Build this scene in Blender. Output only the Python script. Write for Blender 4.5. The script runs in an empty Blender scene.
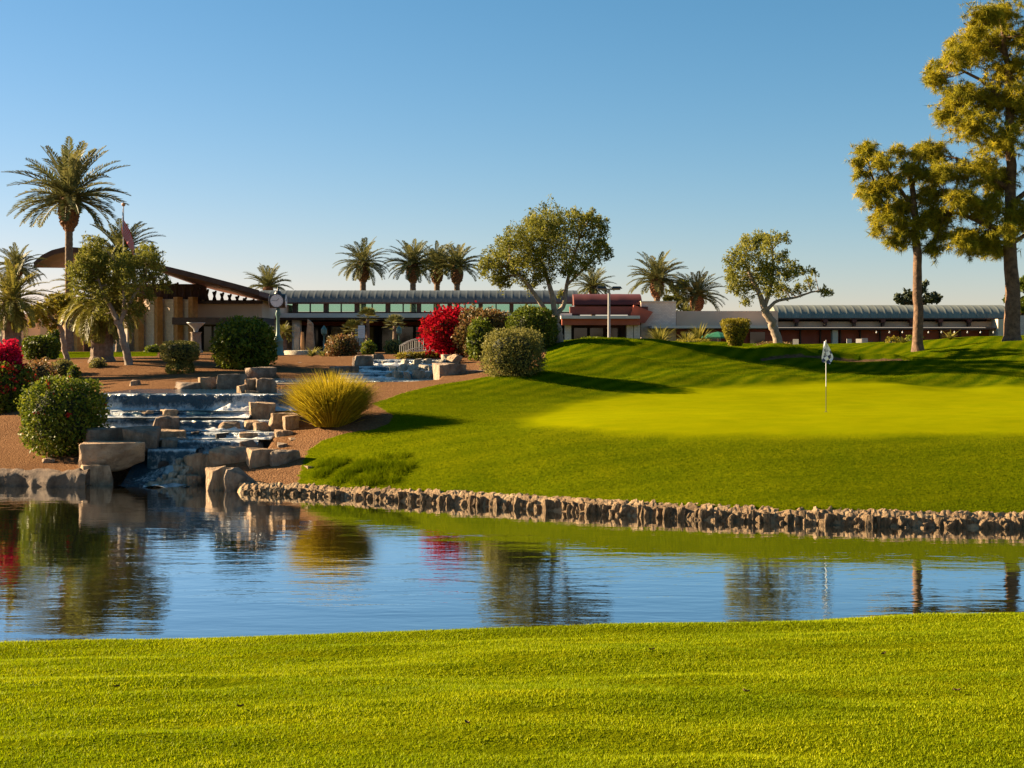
import bpy, bmesh, math, random
import numpy as np
from mathutils import Vector

# ------------------------------------------------------------------ basics
F = 1422.0          # focal length in pixels of the 1024 px wide frame
HY = 345.0          # row of the horizon
EYE = 3.9           # eye height above the pond (the pond is z = 0)
SUN_EL, SUN_AZ = 20.0, -71.0      # azimuth from +Y, clockwise positive
sc = bpy.context.scene
C = sc.collection
R = random.Random(7)
NR = np.random.default_rng(11)

def X(px, D): return (px - 512.0) / F * D
def Z(py, D): return EYE + (HY - py) / F * D
def P(px, py, D): return np.array((X(px, D), D, Z(py, D)))

# ------------------------------------------------------------------ mesh building
class MB:
    """collects polygons, then becomes ONE mesh object"""
    def __init__(s):
        s.v = []; s.li = []; s.lt = []; s.t = []; s.m = []; s.n = 0; s.fo = []
    def raw(s, V, faces, tint=0.5, mi=0, attr=None):
        V = np.asarray(V, float).reshape(-1, 3)
        for f in faces:
            s.li.append(np.asarray(f, np.int64) + s.n); s.lt.append(np.array([len(f)]))
        nf = len(faces)
        s.t.append(np.full(nf, tint, float) if np.isscalar(tint) else np.asarray(tint, float))
        s.m.append(np.full(nf, mi, int))
        s.v.append(V); s.fo.append(np.zeros(len(V)) if attr is None else np.asarray(attr, float)); s.n += len(V)
        return s
    def polys(s, A, tint, mi=0):
        """A: (n,k,3) separate polygons with k corners"""
        n, k, _ = A.shape
        s.v.append(A.reshape(-1, 3)); s.li.append(np.arange(n * k) + s.n); s.lt.append(np.full(n, k))
        s.t.append(np.broadcast_to(np.asarray(tint, float), (n,)).copy()); s.m.append(np.full(n, mi, int))
        s.fo.append(np.zeros(n * k)); s.n += n * k
        return s
    def grid(s, V, nu, nv, tint=0.5, mi=0, attr=None, wrap=False):
        """V ordered u-major: nu rows of nv"""
        u, w = np.meshgrid(np.arange(nu - 1), np.arange(nv if wrap else nv - 1), indexing='ij')
        w2 = (w + 1) % nv
        Q = np.stack([u * nv + w, u * nv + w2, (u + 1) * nv + w2, (u + 1) * nv + w], -1).reshape(-1, 4)
        s.v.append(np.asarray(V, float).reshape(-1, 3)); s.li.append((Q + s.n).ravel()); s.lt.append(np.full(len(Q), 4))
        s.t.append(np.full(len(Q), tint, float)); s.m.append(np.full(len(Q), mi, int))
        s.fo.append(np.zeros(nu * nv) if attr is None else np.asarray(attr, float)); s.n += nu * nv
        return s
    def box(s, a, b, tint=0.5, mi=0):
        x0, y0, z0 = a; x1, y1, z1 = b
        V = [(x0, y0, z0), (x1, y0, z0), (x1, y1, z0), (x0, y1, z0), (x0, y0, z1), (x1, y0, z1), (x1, y1, z1), (x0, y1, z1)]
        return s.raw(V, [(3, 2, 1, 0), (4, 5, 6, 7), (0, 1, 5, 4), (1, 2, 6, 5), (2, 3, 7, 6), (3, 0, 4, 7)], tint, mi)
    def tube(s, pts, rad, n=8, tint=0.5, mi=0, caps=True):
        pts = np.asarray(pts, float); rad = np.broadcast_to(np.asarray(rad, float), (len(pts),))
        tan = np.gradient(pts, axis=0); tan /= np.linalg.norm(tan, axis=1)[:, None] + 1e-9
        ref = np.array((0., 1., 0.)) if abs(tan[0][1]) < .8 else np.array((1., 0., 0.))
        V = []
        for p, t, r in zip(pts, tan, rad):
            u = np.cross(t, ref); u /= np.linalg.norm(u) + 1e-9; w = np.cross(u, t)
            a = np.arange(n) * 2 * np.pi / n
            V.append(p + r * (np.cos(a)[:, None] * u + np.sin(a)[:, None] * w))
        V = np.concatenate(V); b = s.n
        s.grid(V, len(pts), n, tint, mi, wrap=True)
        if caps:
            s.li.append(np.arange(n) + b); s.lt.append(np.array([n])); s.t.append(np.array([tint])); s.m.append(np.array([mi]))
            s.li.append((np.arange(n)[::-1]) + b + (len(pts) - 1) * n); s.lt.append(np.array([n])); s.t.append(np.array([tint])); s.m.append(np.array([mi]))
        return s
    def lathe(s, prof, at=(0, 0, 0), n=16, tint=0.5, mi=0):
        a = np.arange(n) * 2 * np.pi / n
        V = np.concatenate([np.stack([at[0] + r * np.cos(a), at[1] + r * np.sin(a), np.full(n, at[2] + z)], -1) for r, z in prof])
        return s.grid(V, len(prof), n, tint, mi, wrap=True)
    def build(s, name, mats, parent=None, smooth=False, vattr=None):
        V = np.concatenate(s.v); li = np.concatenate(s.li); lt = np.concatenate(s.lt)
        me = bpy.data.meshes.new(name)
        me.vertices.add(len(V)); me.loops.add(len(li)); me.polygons.add(len(lt))
        me.vertices.foreach_set('co', V.ravel())
        me.loops.foreach_set('vertex_index', li.astype(np.int32))
        st = np.zeros(len(lt), np.int64); st[1:] = np.cumsum(lt)[:-1]
        me.polygons.foreach_set('loop_start', st.astype(np.int32)); me.polygons.foreach_set('loop_total', lt.astype(np.int32))
        me.polygons.foreach_set('material_index', np.concatenate(s.m).astype(np.int32))
        me.polygons.foreach_set('use_smooth', np.full(len(lt), smooth))
        at = me.attributes.new('tint', 'FLOAT', 'FACE'); at.data.foreach_set('value', np.concatenate(s.t).astype(np.float32))
        fo = np.concatenate(s.fo)
        if fo.any():
            at = me.attributes.new('foam', 'FLOAT', 'POINT'); at.data.foreach_set('value', fo.astype(np.float32))
        for k, arr in (vattr or {}).items():
            at = me.attributes.new(k, 'FLOAT', 'POINT'); at.data.foreach_set('value', np.asarray(arr, np.float32))
        for m in (mats if isinstance(mats, (list, tuple)) else [mats]): me.materials.append(m)
        me.update(calc_edges=True)
        o = bpy.data.objects.new(name, me); C.objects.link(o)
        if parent is not None: o.parent = parent
        return o

def tag(o, label=None, cat=None, group=None, kind=None):
    if label: o['label'] = label
    if cat: o['category'] = cat
    if group: o['group'] = group
    if kind: o['kind'] = kind
    return o

def thing(name, label, cat, loc=(0, 0, 0), group=None, rz=0.0):
    o = bpy.data.objects.new(name, None); C.objects.link(o)
    o.empty_display_size = .2; o.location = tuple(float(c) for c in loc); o.rotation_euler = (0, 0, rz)
    return tag(o, label, cat, group)

def copy_tree(o, parent=None):
    c = o.copy(); C.objects.link(c)
    if parent is not None: c.parent = parent
    for ch in list(o.children): copy_tree(ch, c)
    return c

# ------------------------------------------------------------------ materials
class NT:
    def __init__(s, name):
        m = bpy.data.materials.new(name); m.use_nodes = True; s.m = m; s.t = m.node_tree; s.t.nodes.clear()
        s.out = s.n('ShaderNodeOutputMaterial')
    def n(s, typ, **kw):
        nd = s.t.nodes.new(typ)
        for k, v in kw.items():
            if k.startswith('i_'): nd.inputs[k[2:].replace('_', ' ')].default_value = v
            else: setattr(nd, k, v)
        return nd
    def l(s, a, b): s.t.links.new(a, b)
    def noise(s, vec, scale, detail=4, rough=.55, dist=0.0):
        nd = s.n('ShaderNodeTexNoise'); nd.inputs['Scale'].default_value = scale; nd.inputs['Detail'].default_value = detail
        nd.inputs['Roughness'].default_value = rough; nd.inputs['Distortion'].default_value = dist
        if vec is not None: s.l(vec, nd.inputs['Vector'])
        return nd.outputs['Fac']
    def ramp(s, fac, stops, interp='LINEAR'):
        nd = s.n('ShaderNodeValToRGB'); cr = nd.color_ramp; cr.interpolation = interp
        while len(cr.elements) < len(stops): cr.elements.new(0.5)
        for e, (p, c) in zip(cr.elements, stops):
            e.position = p; e.color = (c[0], c[1], c[2], 1) if hasattr(c, '__len__') else (c, c, c, 1)
        s.l(fac, nd.inputs['Fac']); return nd.outputs['Color']
    def mix(s, fac, a, b, mode='MIX'):
        nd = s.n('ShaderNodeMix'); nd.data_type = 'RGBA'; nd.blend_type = mode
        for v, i in ((fac, 0), (a, 6), (b, 7)):
            if hasattr(v, 'is_linked'): s.l(v, nd.inputs[i])
            else: nd.inputs[i].default_value = v if i == 0 else (v[0], v[1], v[2], 1)
        return nd.outputs[2]
    def math(s, op, a, b=None, clamp=False):
        nd = s.n('ShaderNodeMath'); nd.operation = op; nd.use_clamp = clamp
        for v, i in ((a, 0), (b, 1)):
            if v is None: continue
            if hasattr(v, 'is_linked'): s.l(v, nd.inputs[i])
            else: nd.inputs[i].default_value = v
        return nd.outputs[0]
    def mapr(s, v, a, b, c=0.0, d=1.0):
        nd = s.n('ShaderNodeMapRange'); s.l(v, nd.inputs[0])
        for i, q in zip((1, 2, 3, 4), (a, b, c, d)): nd.inputs[i].default_value = q
        return nd.outputs[0]
    def attr(s, name):
        nd = s.n('ShaderNodeAttribute'); nd.attribute_name = name; return nd.outputs['Fac']
    def coord(s, which='Object', scale=(1, 1, 1), rot=(0, 0, 0)):
        if which == 'World': o = s.n('ShaderNodeNewGeometry').outputs['Position']
        else: o = s.n('ShaderNodeTexCoord').outputs[which]
        mp = s.n('ShaderNodeMapping'); mp.inputs['Scale'].default_value = scale; mp.inputs['Rotation'].default_value = rot
        s.l(o, mp.inputs['Vector']); return mp.outputs['Vector']
    def bump(s, h, strength, dist=.02, nrm=None):
        nd = s.n('ShaderNodeBump'); nd.inputs['Strength'].default_value = strength; nd.inputs['Distance'].default_value = dist
        s.l(h, nd.inputs['Height'])
        if nrm is not None: s.l(nrm, nd.inputs['Normal'])
        return nd.outputs['Normal']
    def principled(s, col, rough=.7, spec=.3, nrm=None, metal=0.0):
        b = s.n('ShaderNodeBsdfPrincipled')
        if hasattr(col, 'is_linked'): s.l(col, b.inputs['Base Color'])
        else: b.inputs['Base Color'].default_value = (col[0], col[1], col[2], 1)
        if hasattr(rough, 'is_linked'): s.l(rough, b.inputs['Roughness'])
        else: b.inputs['Roughness'].default_value = rough
        b.inputs['Specular IOR Level'].default_value = spec; b.inputs['Metallic'].default_value = metal
        if nrm is not None: s.l(nrm, b.inputs['Normal'])
        return b.outputs[0]
    def done(s, sh): s.l(sh, s.out.inputs['Surface']); return s.m

def mul(c, k): return tuple(min(1, x * k) for x in c)

def plain(name, col, rough=.7, var=.18, scale=3.0, bump=.15, bscale=25., spec=.3, metal=0., dirt=None):
    t = NT(name); co = t.coord('Object')
    n1 = t.noise(co, scale, 5)
    c = t.mix(t.mapr(n1, .3, .7), mul(col, 1 - var), mul(col, 1 + var))
    if dirt is not None:
        c = t.mix(t.mapr(t.noise(co, scale * 2.7, 6, .65), .52, .75), c, dirt)
    nr = t.bump(t.noise(co, bscale, 5), bump, .03) if bump else None
    return t.done(t.principled(c, rough, spec, nr, metal))

def leaf(name, dark, mid, light, trans=.35, rough=.55, spec=.25, flowers=None):
    """foliage: the tint of each leaf picks its own colour"""
    t = NT(name); a = t.attr('tint')
    stops = [(0.0, dark), (.5, mid), (.93 if flowers else 1.0, light)]
    if flowers: stops += [(.96, flowers), (1.0, flowers)]
    c = t.ramp(a, stops)
    oi = t.n('ShaderNodeObjectInfo').outputs['Random']
    c = t.mix(t.mapr(oi, 0, 1, 0, .35), c, mul(mid, .8))
    d = t.principled(c, rough, spec)
    tr = t.n('ShaderNodeBsdfTranslucent'); t.l(c, tr.inputs['Color'])
    m = t.n('ShaderNodeMixShader'); m.inputs[0].default_value = trans
    t.l(d, m.inputs[1]); t.l(tr.outputs[0], m.inputs[2])
    return t.done(m.outputs[0])

M = {}
M['olive'] = leaf('olive_leaf', (0.0638, 0.07656, 0.01276), (0.1674, 0.1723, 0.02552), (0.335, 0.295, 0.04785), .4, .6, .1)
M['pine'] = leaf('pine_needle', (0.09262, 0.1057, 0.01111), (0.3242, 0.2881, 0.01852), (0.6669, 0.4994, 0.02593), .45, .6, .1)
M['palm'] = leaf('palm_frond', (0.06075, 0.07425, 0.027), (0.1553, 0.1553, 0.0486), (0.2835, 0.243, 0.081), .3, .5, .2)
M['palm_yellow'] = leaf('palm_frond_yellow', (0.078, 0.0884, 0.0156), (0.221, 0.2015, 0.0338), (0.39, 0.312, 0.065), .35, .5, .2)
M['hedge'] = leaf('hedge_leaf', (0.0264, 0.0456, 0.0048), (0.09, 0.12, 0.0096), (0.216, 0.222, 0.0192), .35, .5, .12)
M['hedge_rose'] = leaf('flowering_hedge_leaf', (0.0264, 0.0456, 0.0048), (0.09, 0.12, 0.0096), (0.216, 0.222, 0.0192), .35, .5, .12, flowers=(.38, .02, .02))
M['sage'] = leaf('sage_leaf', (0.06875, 0.075, 0.0175), (0.175, 0.1625, 0.0375), (0.3, 0.2562, 0.0625), .38, .6, .1)
M['yellow_shrub'] = leaf('yellow_shrub_leaf', (0.078, 0.078, 0.0078), (0.208, 0.1755, 0.0156), (0.364, 0.273, 0.026), .35, .6, .1)
M['bougainvillea'] = leaf('bougainvillea_bract', (.045, .050, .008), (.33, .006, .014), (.55, .014, .035), .3, .7, .0)
M['pinkflower'] = leaf('pink_bract', (.25, .006, .015), (.48, .010, .040), (.62, .025, .07), .3, .7, .0)
M['redgreen'] = leaf('red_green_leaf', (.05, .05, .015), (.16, .12, .03), (.32, .10, .04), .3)
M['tuft'] = leaf('tall_grass_blade', (0.14, 0.133, 0.0084), (0.364, 0.28, 0.014), (0.644, 0.448, 0.0252), .45, .6, .1)
M['far_tree'] = leaf('far_tree_leaf', (.03, .04, .02), (.06, .075, .032), (.10, .11, .045), .25)
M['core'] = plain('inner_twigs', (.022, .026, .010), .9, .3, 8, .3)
M['bark_grey'] = plain('grey_bark', (.24, .18, .13), .85, .35, 6, .6, 40)
M['bark_pine'] = plain('pine_bark', (.135, .078, .045), .9, .55, 4, 1.0, 9, dirt=(.06, .035, .022))
M['bark_palm'] = plain('palm_bark', (.17, .115, .075), .9, .4, 7, .9, 18)
M['boot'] = plain('palm_boot', (.20, .095, .045), .9, .45, 9, .9, 22)
M['wood_orange'] = plain('warm_wood', (.46, .22, .07), .6, .25, 4, .2)
M['dark_wood'] = plain('dark_brown_wood', (.075, .040, .028), .6, .25, 3, .15)
M['rust'] = plain('rust_red_metal', (.115, .030, .022), .55, .22, .8, .08)
M['rust_wall'] = plain('rust_red_wall', (.36, .085, .045), .7, .25, .7, .15)
M['soffit'] = plain('soffit_boards', (.135, .048, .036), .7, .2, 1.5, .1)
M['tan'] = plain('tan_stucco', (.66, .44, .29), .85, .08, .8, .12, 30)
M['cream'] = plain('cream_stucco', (.55, .46, .33), .85, .08, .8, .12, 30)
M['fascia'] = plain('grey_fascia', (.62, .52, .45), .6, .10, .6, .05)
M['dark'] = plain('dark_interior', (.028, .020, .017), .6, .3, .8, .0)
M['darkmetal'] = plain('dark_metal', (.035, .032, .030), .45, .2, 3, .05, spec=.5)
M['verdigris'] = plain('green_painted_metal', (.07, .15, .12), .45, .2, 3, .05, spec=.5)
M['white'] = plain('white_paint', (.70, .68, .64), .5, .05, 3, .03)
M['greymetal'] = plain('grey_metal', (.30, .29, .27), .45, .12, 3, .03, spec=.5)
M['umbrella'] = plain('green_canvas', (.015, .13, .065), .7, .12, 3, .05)
M['chair_paint'] = plain('weathered_chair_paint', (.36, .33, .29), .6, .1, 3, .05)
M['blue'] = plain('blue_cloth', (.04, .09, .28), .8, .2, 3, .05)

def brick(name, c1, c2, mortar, sx=2.2):
    t = NT(name); co = t.coord('Object')
    sep = t.n('ShaderNodeSeparateXYZ'); t.l(co, sep.inputs[0]); cb = t.n('ShaderNodeCombineXYZ')
    t.l(t.math('ADD', sep.outputs[0], sep.outputs[1]), cb.inputs[0]); t.l(sep.outputs[2], cb.inputs[1])
    b = t.n('ShaderNodeTexBrick'); t.l(cb.outputs[0], b.inputs['Vector'])
    b.inputs['Color1'].default_value = (*c1, 1); b.inputs['Color2'].default_value = (*c2, 1); b.inputs['Mortar'].default_value = (*mortar, 1)
    b.inputs['Scale'].default_value = sx; b.inputs['Mortar Size'].default_value = .02
    n = t.noise(co, 1.1, 5)
    c = t.mix(t.mapr(n, .3, .7, 0, .35), b.outputs['Color'], mul(c1, .6))
    return t.done(t.principled(c, .85, .2, t.bump(b.outputs['Fac'], .3, .02)))
M['brick'] = brick('pale_brick', (.80, .64, .50), (.66, .50, .39), (.48, .37, .29))

def ribbed(name, col, dirt):
    t = NT(name); co = t.coord('Object')
    c = t.mix(t.mapr(t.noise(co, .7, 6, .6), .35, .7), col, mul(col, .75))
    c = t.mix(t.mapr(t.noise(t.coord('Object', (3, .4, .4)), 1.5, 4), .5, .8), c, dirt)
    return t.done(t.principled(c, .55, .22))
M['roof_blue'] = ribbed('blue_grey_sheet_metal', (.105, .120, .120), (.06, .062, .060))
M['roof_green'] = ribbed('grey_green_sheet_metal', (.20, .215, .18), (.12, .12, .10))
def glass_green():
    t = NT('green_tinted_glass')
    g = t.principled((.10, .26, .19), .06, .6); tr = t.n('ShaderNodeBsdfTransparent'); tr.inputs[0].default_value = (.66, .90, .79, 1)
    m = t.n('ShaderNodeMixShader'); m.inputs[0].default_value = .80; t.l(g, m.inputs[1]); t.l(tr.outputs[0], m.inputs[2])
    return t.done(m.outputs[0])
M['glass'] = glass_green()
def glass_dark():
    t = NT('dark_window_glass'); return t.done(t.principled((.02, .022, .024), .06, .6))
M['glass_dark'] = glass_dark()

def stone(name, c1, c2, c3):
    t = NT(name); co = t.coord('Object')
    oi = t.n('ShaderNodeObjectInfo').outputs['Random']
    n1 = t.noise(co, 2.2, 8, .62, .4)
    c = t.ramp(n1, [(.28, c3), (.45, c1), (.68, c2)])
    c = t.mix(t.mapr(oi, 0, 1, 0, .45), c, mul(c3, 1.25))
    sc_ = t.noise(co, 1.3, 3, .5, .6)
    c = t.mix(t.mapr(sc_, .50, .62, 0, .55), c, mul(c3, .8))
    c = t.mix(t.mapr(t.noise(co, 7.0, 6, .7), .55, .70, 0, .45), c, mul(c3, .55))
    c = t.mix(t.mapr(t.noise(t.coord('Object', (3.5, 3.5, .7)), 1.4, 5, .6), .58, .68, 0, .4), c, mul(c2, 1.15))
    h = t.math('ADD', t.noise(co, 3.0, 10, .72, .3), t.math('MULTIPLY', t.noise(t.coord('Object', (1.2, 1, 1.4)), 1.5, 6, .62), .7))
    return t.done(t.principled(c, .85, .2, t.bump(h, 1.0, .16)))
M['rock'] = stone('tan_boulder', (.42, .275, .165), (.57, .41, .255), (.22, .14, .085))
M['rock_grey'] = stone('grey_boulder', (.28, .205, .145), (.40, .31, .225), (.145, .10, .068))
M['rock_pale'] = stone('cream_cobble', (.44, .38, .28), (.58, .52, .40), (.30, .25, .18))
M['rock_dark'] = stone('dark_wet_rock', (.075, .06, .05), (.12, .10, .085), (.035, .03, .027))
M['riprap'] = stone('riprap_stone', (.32, .205, .108), (.46, .325, .185), (.13, .08, .042))
M['shore'] = stone('shore_stone', (.16, .11, .075), (.24, .17, .115), (.07, .048, .035))
M['wet'] = plain('wet_ledge_stone', (.06, .055, .05), .3, .4, 3, .5, 12, .5)

# ------------------------------------------------------------------ terrain
def smooth(a, b, t):
    t = np.clip((t - a) / (b - a), 0, 1); return t * t * (3 - 2 * t)

shore_px = [(240, 493), (300, 495), (400, 501), (512, 508), (600, 514), (700, 520), (800, 524), (900, 527), (1024, 529)]
SH = [(-70, 40.0), (-22, 39.8), (-14.3, 39.6), (-11.9, 39.0), (-9.9, 39.2), (-8.7, 39.0), (-7.6, 38.5)]
for px, py in shore_px:
    D = EYE * F / (py - HY); SH.append((X(px, D), D))
SH += [(14.5, 29.6), (24, 29.0), (70, 28.0)]
SHX = np.array([a for a, b in SH]); SHY = np.array([b for a, b in SH])
def yw(x): return np.interp(x, SHX, SHY)

CP = [  # control points of the land behind the pond (column, row, distance)
 (300, 482, 37.8), (400, 487, 36.0), (512, 496, 34.5), (600, 500, 33.3), (700, 503, 32.1), (800, 508, 31.3), (900, 511, 30.9), (1024, 515, 30.6), (1150, 516, 30.4), (1300, 517, 30.2),
 (700, 437, 36.2), (900, 437, 35.4), (1024, 437, 35.1), (1200, 437, 35.1), (560, 434, 37.5), (450, 440, 38.5), (380, 440, 40), (340, 430, 42), (800, 437, 35.8),
 (400, 465, 37.5), (700, 470, 34.3), (900, 472, 33.4), (550, 468, 35.4),
 (826, 412, 42), (640, 412, 42), (980, 412, 42), (1150, 412, 42),
 (700, 385, 50), (826, 385, 51), (1000, 386, 51), (600, 388, 49.5), (1150, 386, 51),
 (1024, 336, 66), (980, 340, 65.5), (940, 346, 65), (905, 353, 64), (1024, 360, 57), (900, 371, 56), (960, 364, 57), (1100, 334, 67), (1250, 334, 68), (1150, 358, 57),
 (850, 356, 63), (800, 353, 63), (760, 350, 62), (700, 346, 61), (640, 343.5, 60), (580, 343.5, 60), (545, 346, 62),
 (620, 364, 54), (560, 371, 51.5), (700, 367, 55), (800, 374, 55),
 (500, 377, 50), (440, 388, 48), (380, 402, 45.5), (480, 400, 46), (560, 402, 46), (420, 420, 42.5), (520, 420, 42), (470, 381, 50.5),
 (0, 466, 41), (70, 466, 40.7), (30, 452, 43), (0, 440, 46), (-100, 440, 46), (-100, 466, 41), (0, 405, 53), (60, 393, 54), (100, 392, 50.5), (150, 386, 52), (150, 368, 59), (220, 371, 57), (122, 364, 60),
 (60, 362, 64), (100, 354, 78), (0, 360, 72), (200, 352, 90), (-150, 358, 75), (-150, 400, 55), (258, 371, 57), (300, 369, 59), (340, 366, 60),
 (300, 357, 75), (400, 353, 85), (320, 470, 38.8), (255, 457, 41), (230, 456, 41), (290, 432, 43), (280, 402, 47), (340, 395, 48), (270, 418, 45),
 (440, 366, 59), (480, 362, 60), (510, 360, 60), (470, 352, 75), (560, 349, 80), (700, 349, 85), (830, 351, 85), (1000, 349, 90), (1200, 349, 90),
] + [(px, 352, 112) for px in range(-300, 1400, 200)]
WP = np.array([P(*c) for c in CP] + [(x, y, 3.3) for x in (-45, 45, 0) for y in (140, 170)] + [(-45, 100, 3.3), (45, 100, 3.3), (-45, 42, .5), (-45, 60, 2.0), (45, 31, .3), (45, 40, 1.9), (45, 60, 3.9)])
def _tps():
    p = WP[:, :2]; n = len(p)
    r = np.linalg.norm(p[:, None] - p[None], axis=-1)
    K = np.where(r > 0, r * r * np.log(r + 1e-12), 0) + np.eye(n) * 1.5
    A = np.zeros((n + 3, n + 3)); A[:n, :n] = K; A[:n, n] = 1; A[:n, n + 1:] = p; A[n, :n] = 1; A[n + 1:, :n] = p.T
    return np.linalg.solve(A, np.concatenate([WP[:, 2], np.zeros(3)]))
TW = _tps()
def tps(x, y):
    out = np.empty(len(x)); n = len(WP)
    for i in range(0, len(x), 20000):
        xx, yy = x[i:i + 20000], y[i:i + 20000]
        r2 = (xx[:, None] - WP[None, :, 0]) ** 2 + (yy[:, None] - WP[None, :, 1]) ** 2
        out[i:i + 20000] = .5 * (r2 * np.log(r2 + 1e-12)) @ TW[:n] + TW[n] + TW[n + 1] * xx + TW[n + 2] * yy
    return out

def vnoise(x, y, seed=0):
    """cheap smooth value noise"""
    xi, yi = np.floor(x).astype(int), np.floor(y).astype(int); fx, fy = x - xi, y - yi
    fx = fx * fx * (3 - 2 * fx); fy = fy * fy * (3 - 2 * fy)
    def h(a, b):
        n = (a * 374761393 + b * 668265263 + seed * 982451653) & 0x7fffffff
        n = ((n ^ (n >> 13)) * 1274126177) & 0x7fffffff
        return ((n ^ (n >> 16)) & 0xffff) / 65535.0
    return (h(xi, yi) * (1 - fx) + h(xi + 1, yi) * fx) * (1 - fy) + (h(xi, yi + 1) * (1 - fx) + h(xi + 1, yi + 1) * fx) * fy * 1.0

# tiers of the lower cascade: (px0, px1, row of the lip, distance), then the upper basin and its steps
TIERS = [(98, 345, 393.4, 46.0, 50.6), (98, 252, 411, 45.2, 46.1), (98, 156, 418, 44.4, 45.3), (180, 270, 420, 44.2, 45.3),
         (163, 274, 432, 43.0, 44.3), (178, 258, 440, 42.0, 43.1), (148, 196, 449, 41.0, 42.9)]
UPPER = [(262, 432, 380.5, 52.0, 55.6), (340, 428, 373, 55.5, 57.6), (352, 432, 366, 57.5, 60.1), (372, 446, 359.5, 60.0, 63.0)]
CARVE = []
for a, b, py, D, back in TIERS + UPPER:
    CARVE.append((X(a, D) - .1, X(b, D) + .1, D - .5, back, Z(py, D) - .14))
CARVE.append((X(100, 40), X(205, 40), 38.0, 41.2, -.5))
CARVE.append((X(140, 42), X(262, 42), 40.8, 43.0, .55))
CARVE.append((X(100, 45), X(262, 45), 42.0, 45.5, 1.05))

def ground(x, y):
    x = np.asarray(x, float); y = np.asarray(y, float); sh = x.shape; x = x.ravel(); y = y.ravel()
    land = tps(np.clip(x, -45, 45), np.clip(y, 24, 150))
    land = np.clip(land, .12, 6)
    # bank of cut soil behind the green
    lip = np.interp(x, [10, 12.3, 14.5, 16.0, 17.0], [58.5, 59.6, 59.4, 59.0, 58.6])
    land = land + .30 * smooth(-.15, .15, y - lip) * smooth(9.5, 11.5, x) * (1 - smooth(15.8, 17, x)) * (1 - smooth(60, 63, y))
    land = land + (.34 * (vnoise(x * .22 + 1.3, y * .40, 14) - .5) + .16 * (vnoise(x * .55 - y * .35, y * .6 + x * .2, 15) - .5)) * smooth(47, 52, y) * (1 - smooth(66, 74, y)) * smooth(-1, 3, x)
    land = land + .03 * (vnoise(x * .8, y * .8, 3) - .5) * smooth(45, 35, np.abs(x))
    for a, b, c, d, zm in CARVE:
        w = smooth(0, .25, np.minimum(np.minimum(x - a, b - x), np.minimum(y - c, d - y)) + .25)
        land = np.where(land > zm, land + (zm - land) * w, land)
    t = y - yw(x)
    far = -.8 + (land + .8) * smooth(-.35, .42, t)
    flat = smooth(48, 60, np.abs(x))
    far = far + (3.2 - far) * np.maximum(flat, smooth(150, 170, y))
    # near lawn on the camera's side
    crest = 2.19 - .031 * (4 - np.clip(x, -30, 4))
    near = 2.2 + (crest - 2.2) * smooth(5.5, 9, y) - 3.0 * smooth(9.0, 15.5, y)
    near = near + .035 * (vnoise(x * .55 + 5, y * 2.3, 1) - .5) + .046 * (vnoise(x * 1.1, y * 4.0, 2) - .5) + .010 * (vnoise(x * 5, y * 12, 6) - .5) + .10 * (vnoise(x * .25, y * .5, 5) - .5)
    near = np.maximum(near, -.8)
    z = np.where(y < 20, near, far)
    return z.reshape(sh)
def G(x, y): return float(ground(np.array([x]), np.array([y]))[0])

def sdf(poly, x, y):
    """signed distance to a polygon, positive inside"""
    d = np.full(x.shape, 1e9); ins = np.zeros(x.shape, bool); n = len(poly)
    for i in range(n):
        ax, ay = poly[i]; bx, by = poly[(i + 1) % n]
        ex, ey = bx - ax, by - ay
        t = np.clip(((x - ax) * ex + (y - ay) * ey) / (ex * ex + ey * ey + 1e-12), 0, 1)
        d = np.minimum(d, np.hypot(x - ax - t * ex, y - ay - t * ey))
        cross = ((ay > y) != (by > y)) & (x < (bx - ax) * (y - ay) / (by - ay + 1e-12) + ax)
        ins ^= cross
    return np.where(ins, d, -d)
def onland(px, py, D0=30., D1=75.):
    """where the sight line through a pixel meets the land"""
    Ds = np.linspace(D0, D1, 300); xs = X(px, Ds); zs = Z(py, Ds); g = ground(xs, Ds)
    k = np.nonzero(zs <= g)[0]
    D = Ds[k[0]] if len(k) else D1
    return (X(px, D), D)
LAWN = [(X(300, 37.9), 37.3)] + [onland(*p) for p in [(303, 462), (309, 450), (322, 441), (345, 434), (375, 430), (390, 424), (394, 416), (380, 409), (372, 404), (402, 394), (440, 384.5), (480, 378), (520, 373)]] \
     + [(X(540, 53), 53), (X(545, 58), 58), (X(548, 63), 63), (X(545, 75), 75), (48, 75), (60, 50), (60, 20), (14, 26.), (0, 30), (-3, 32)]
STRIP = [(X(30, 72), 72), (X(152, 72), 73), (X(158, 88), 88), (X(20, 88), 88)]
GREEN = [(X(530, 39.5), 39.3), (X(600, 37.6), 37.4), (X(680, 36.8), 36.5), (X(826, 35.8), 35.9), (X(1024, 35.4), 35.4), (20, 35.6), (22, 45), (19.5, 51.5), (X(1000, 51), 51.2), (X(826, 51), 51.2), (X(720, 50.5), 50.5), (X(640, 48.5), 48.6), (X(570, 45.5), 45.5), (X(525, 42), 42)]
lx = np.linspace(10.2, 16.6, 14)
lipy = np.interp(lx, [10, 12.3, 14.5, 16.0, 17.0], [58.5, 59.6, 59.4, 59.0, 58.6])
SOIL = [(a, b - .30) for a, b in zip(lx, lipy)] + [(a, b - .05) for a, b in zip(lx[::-1], lipy[::-1])]

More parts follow.
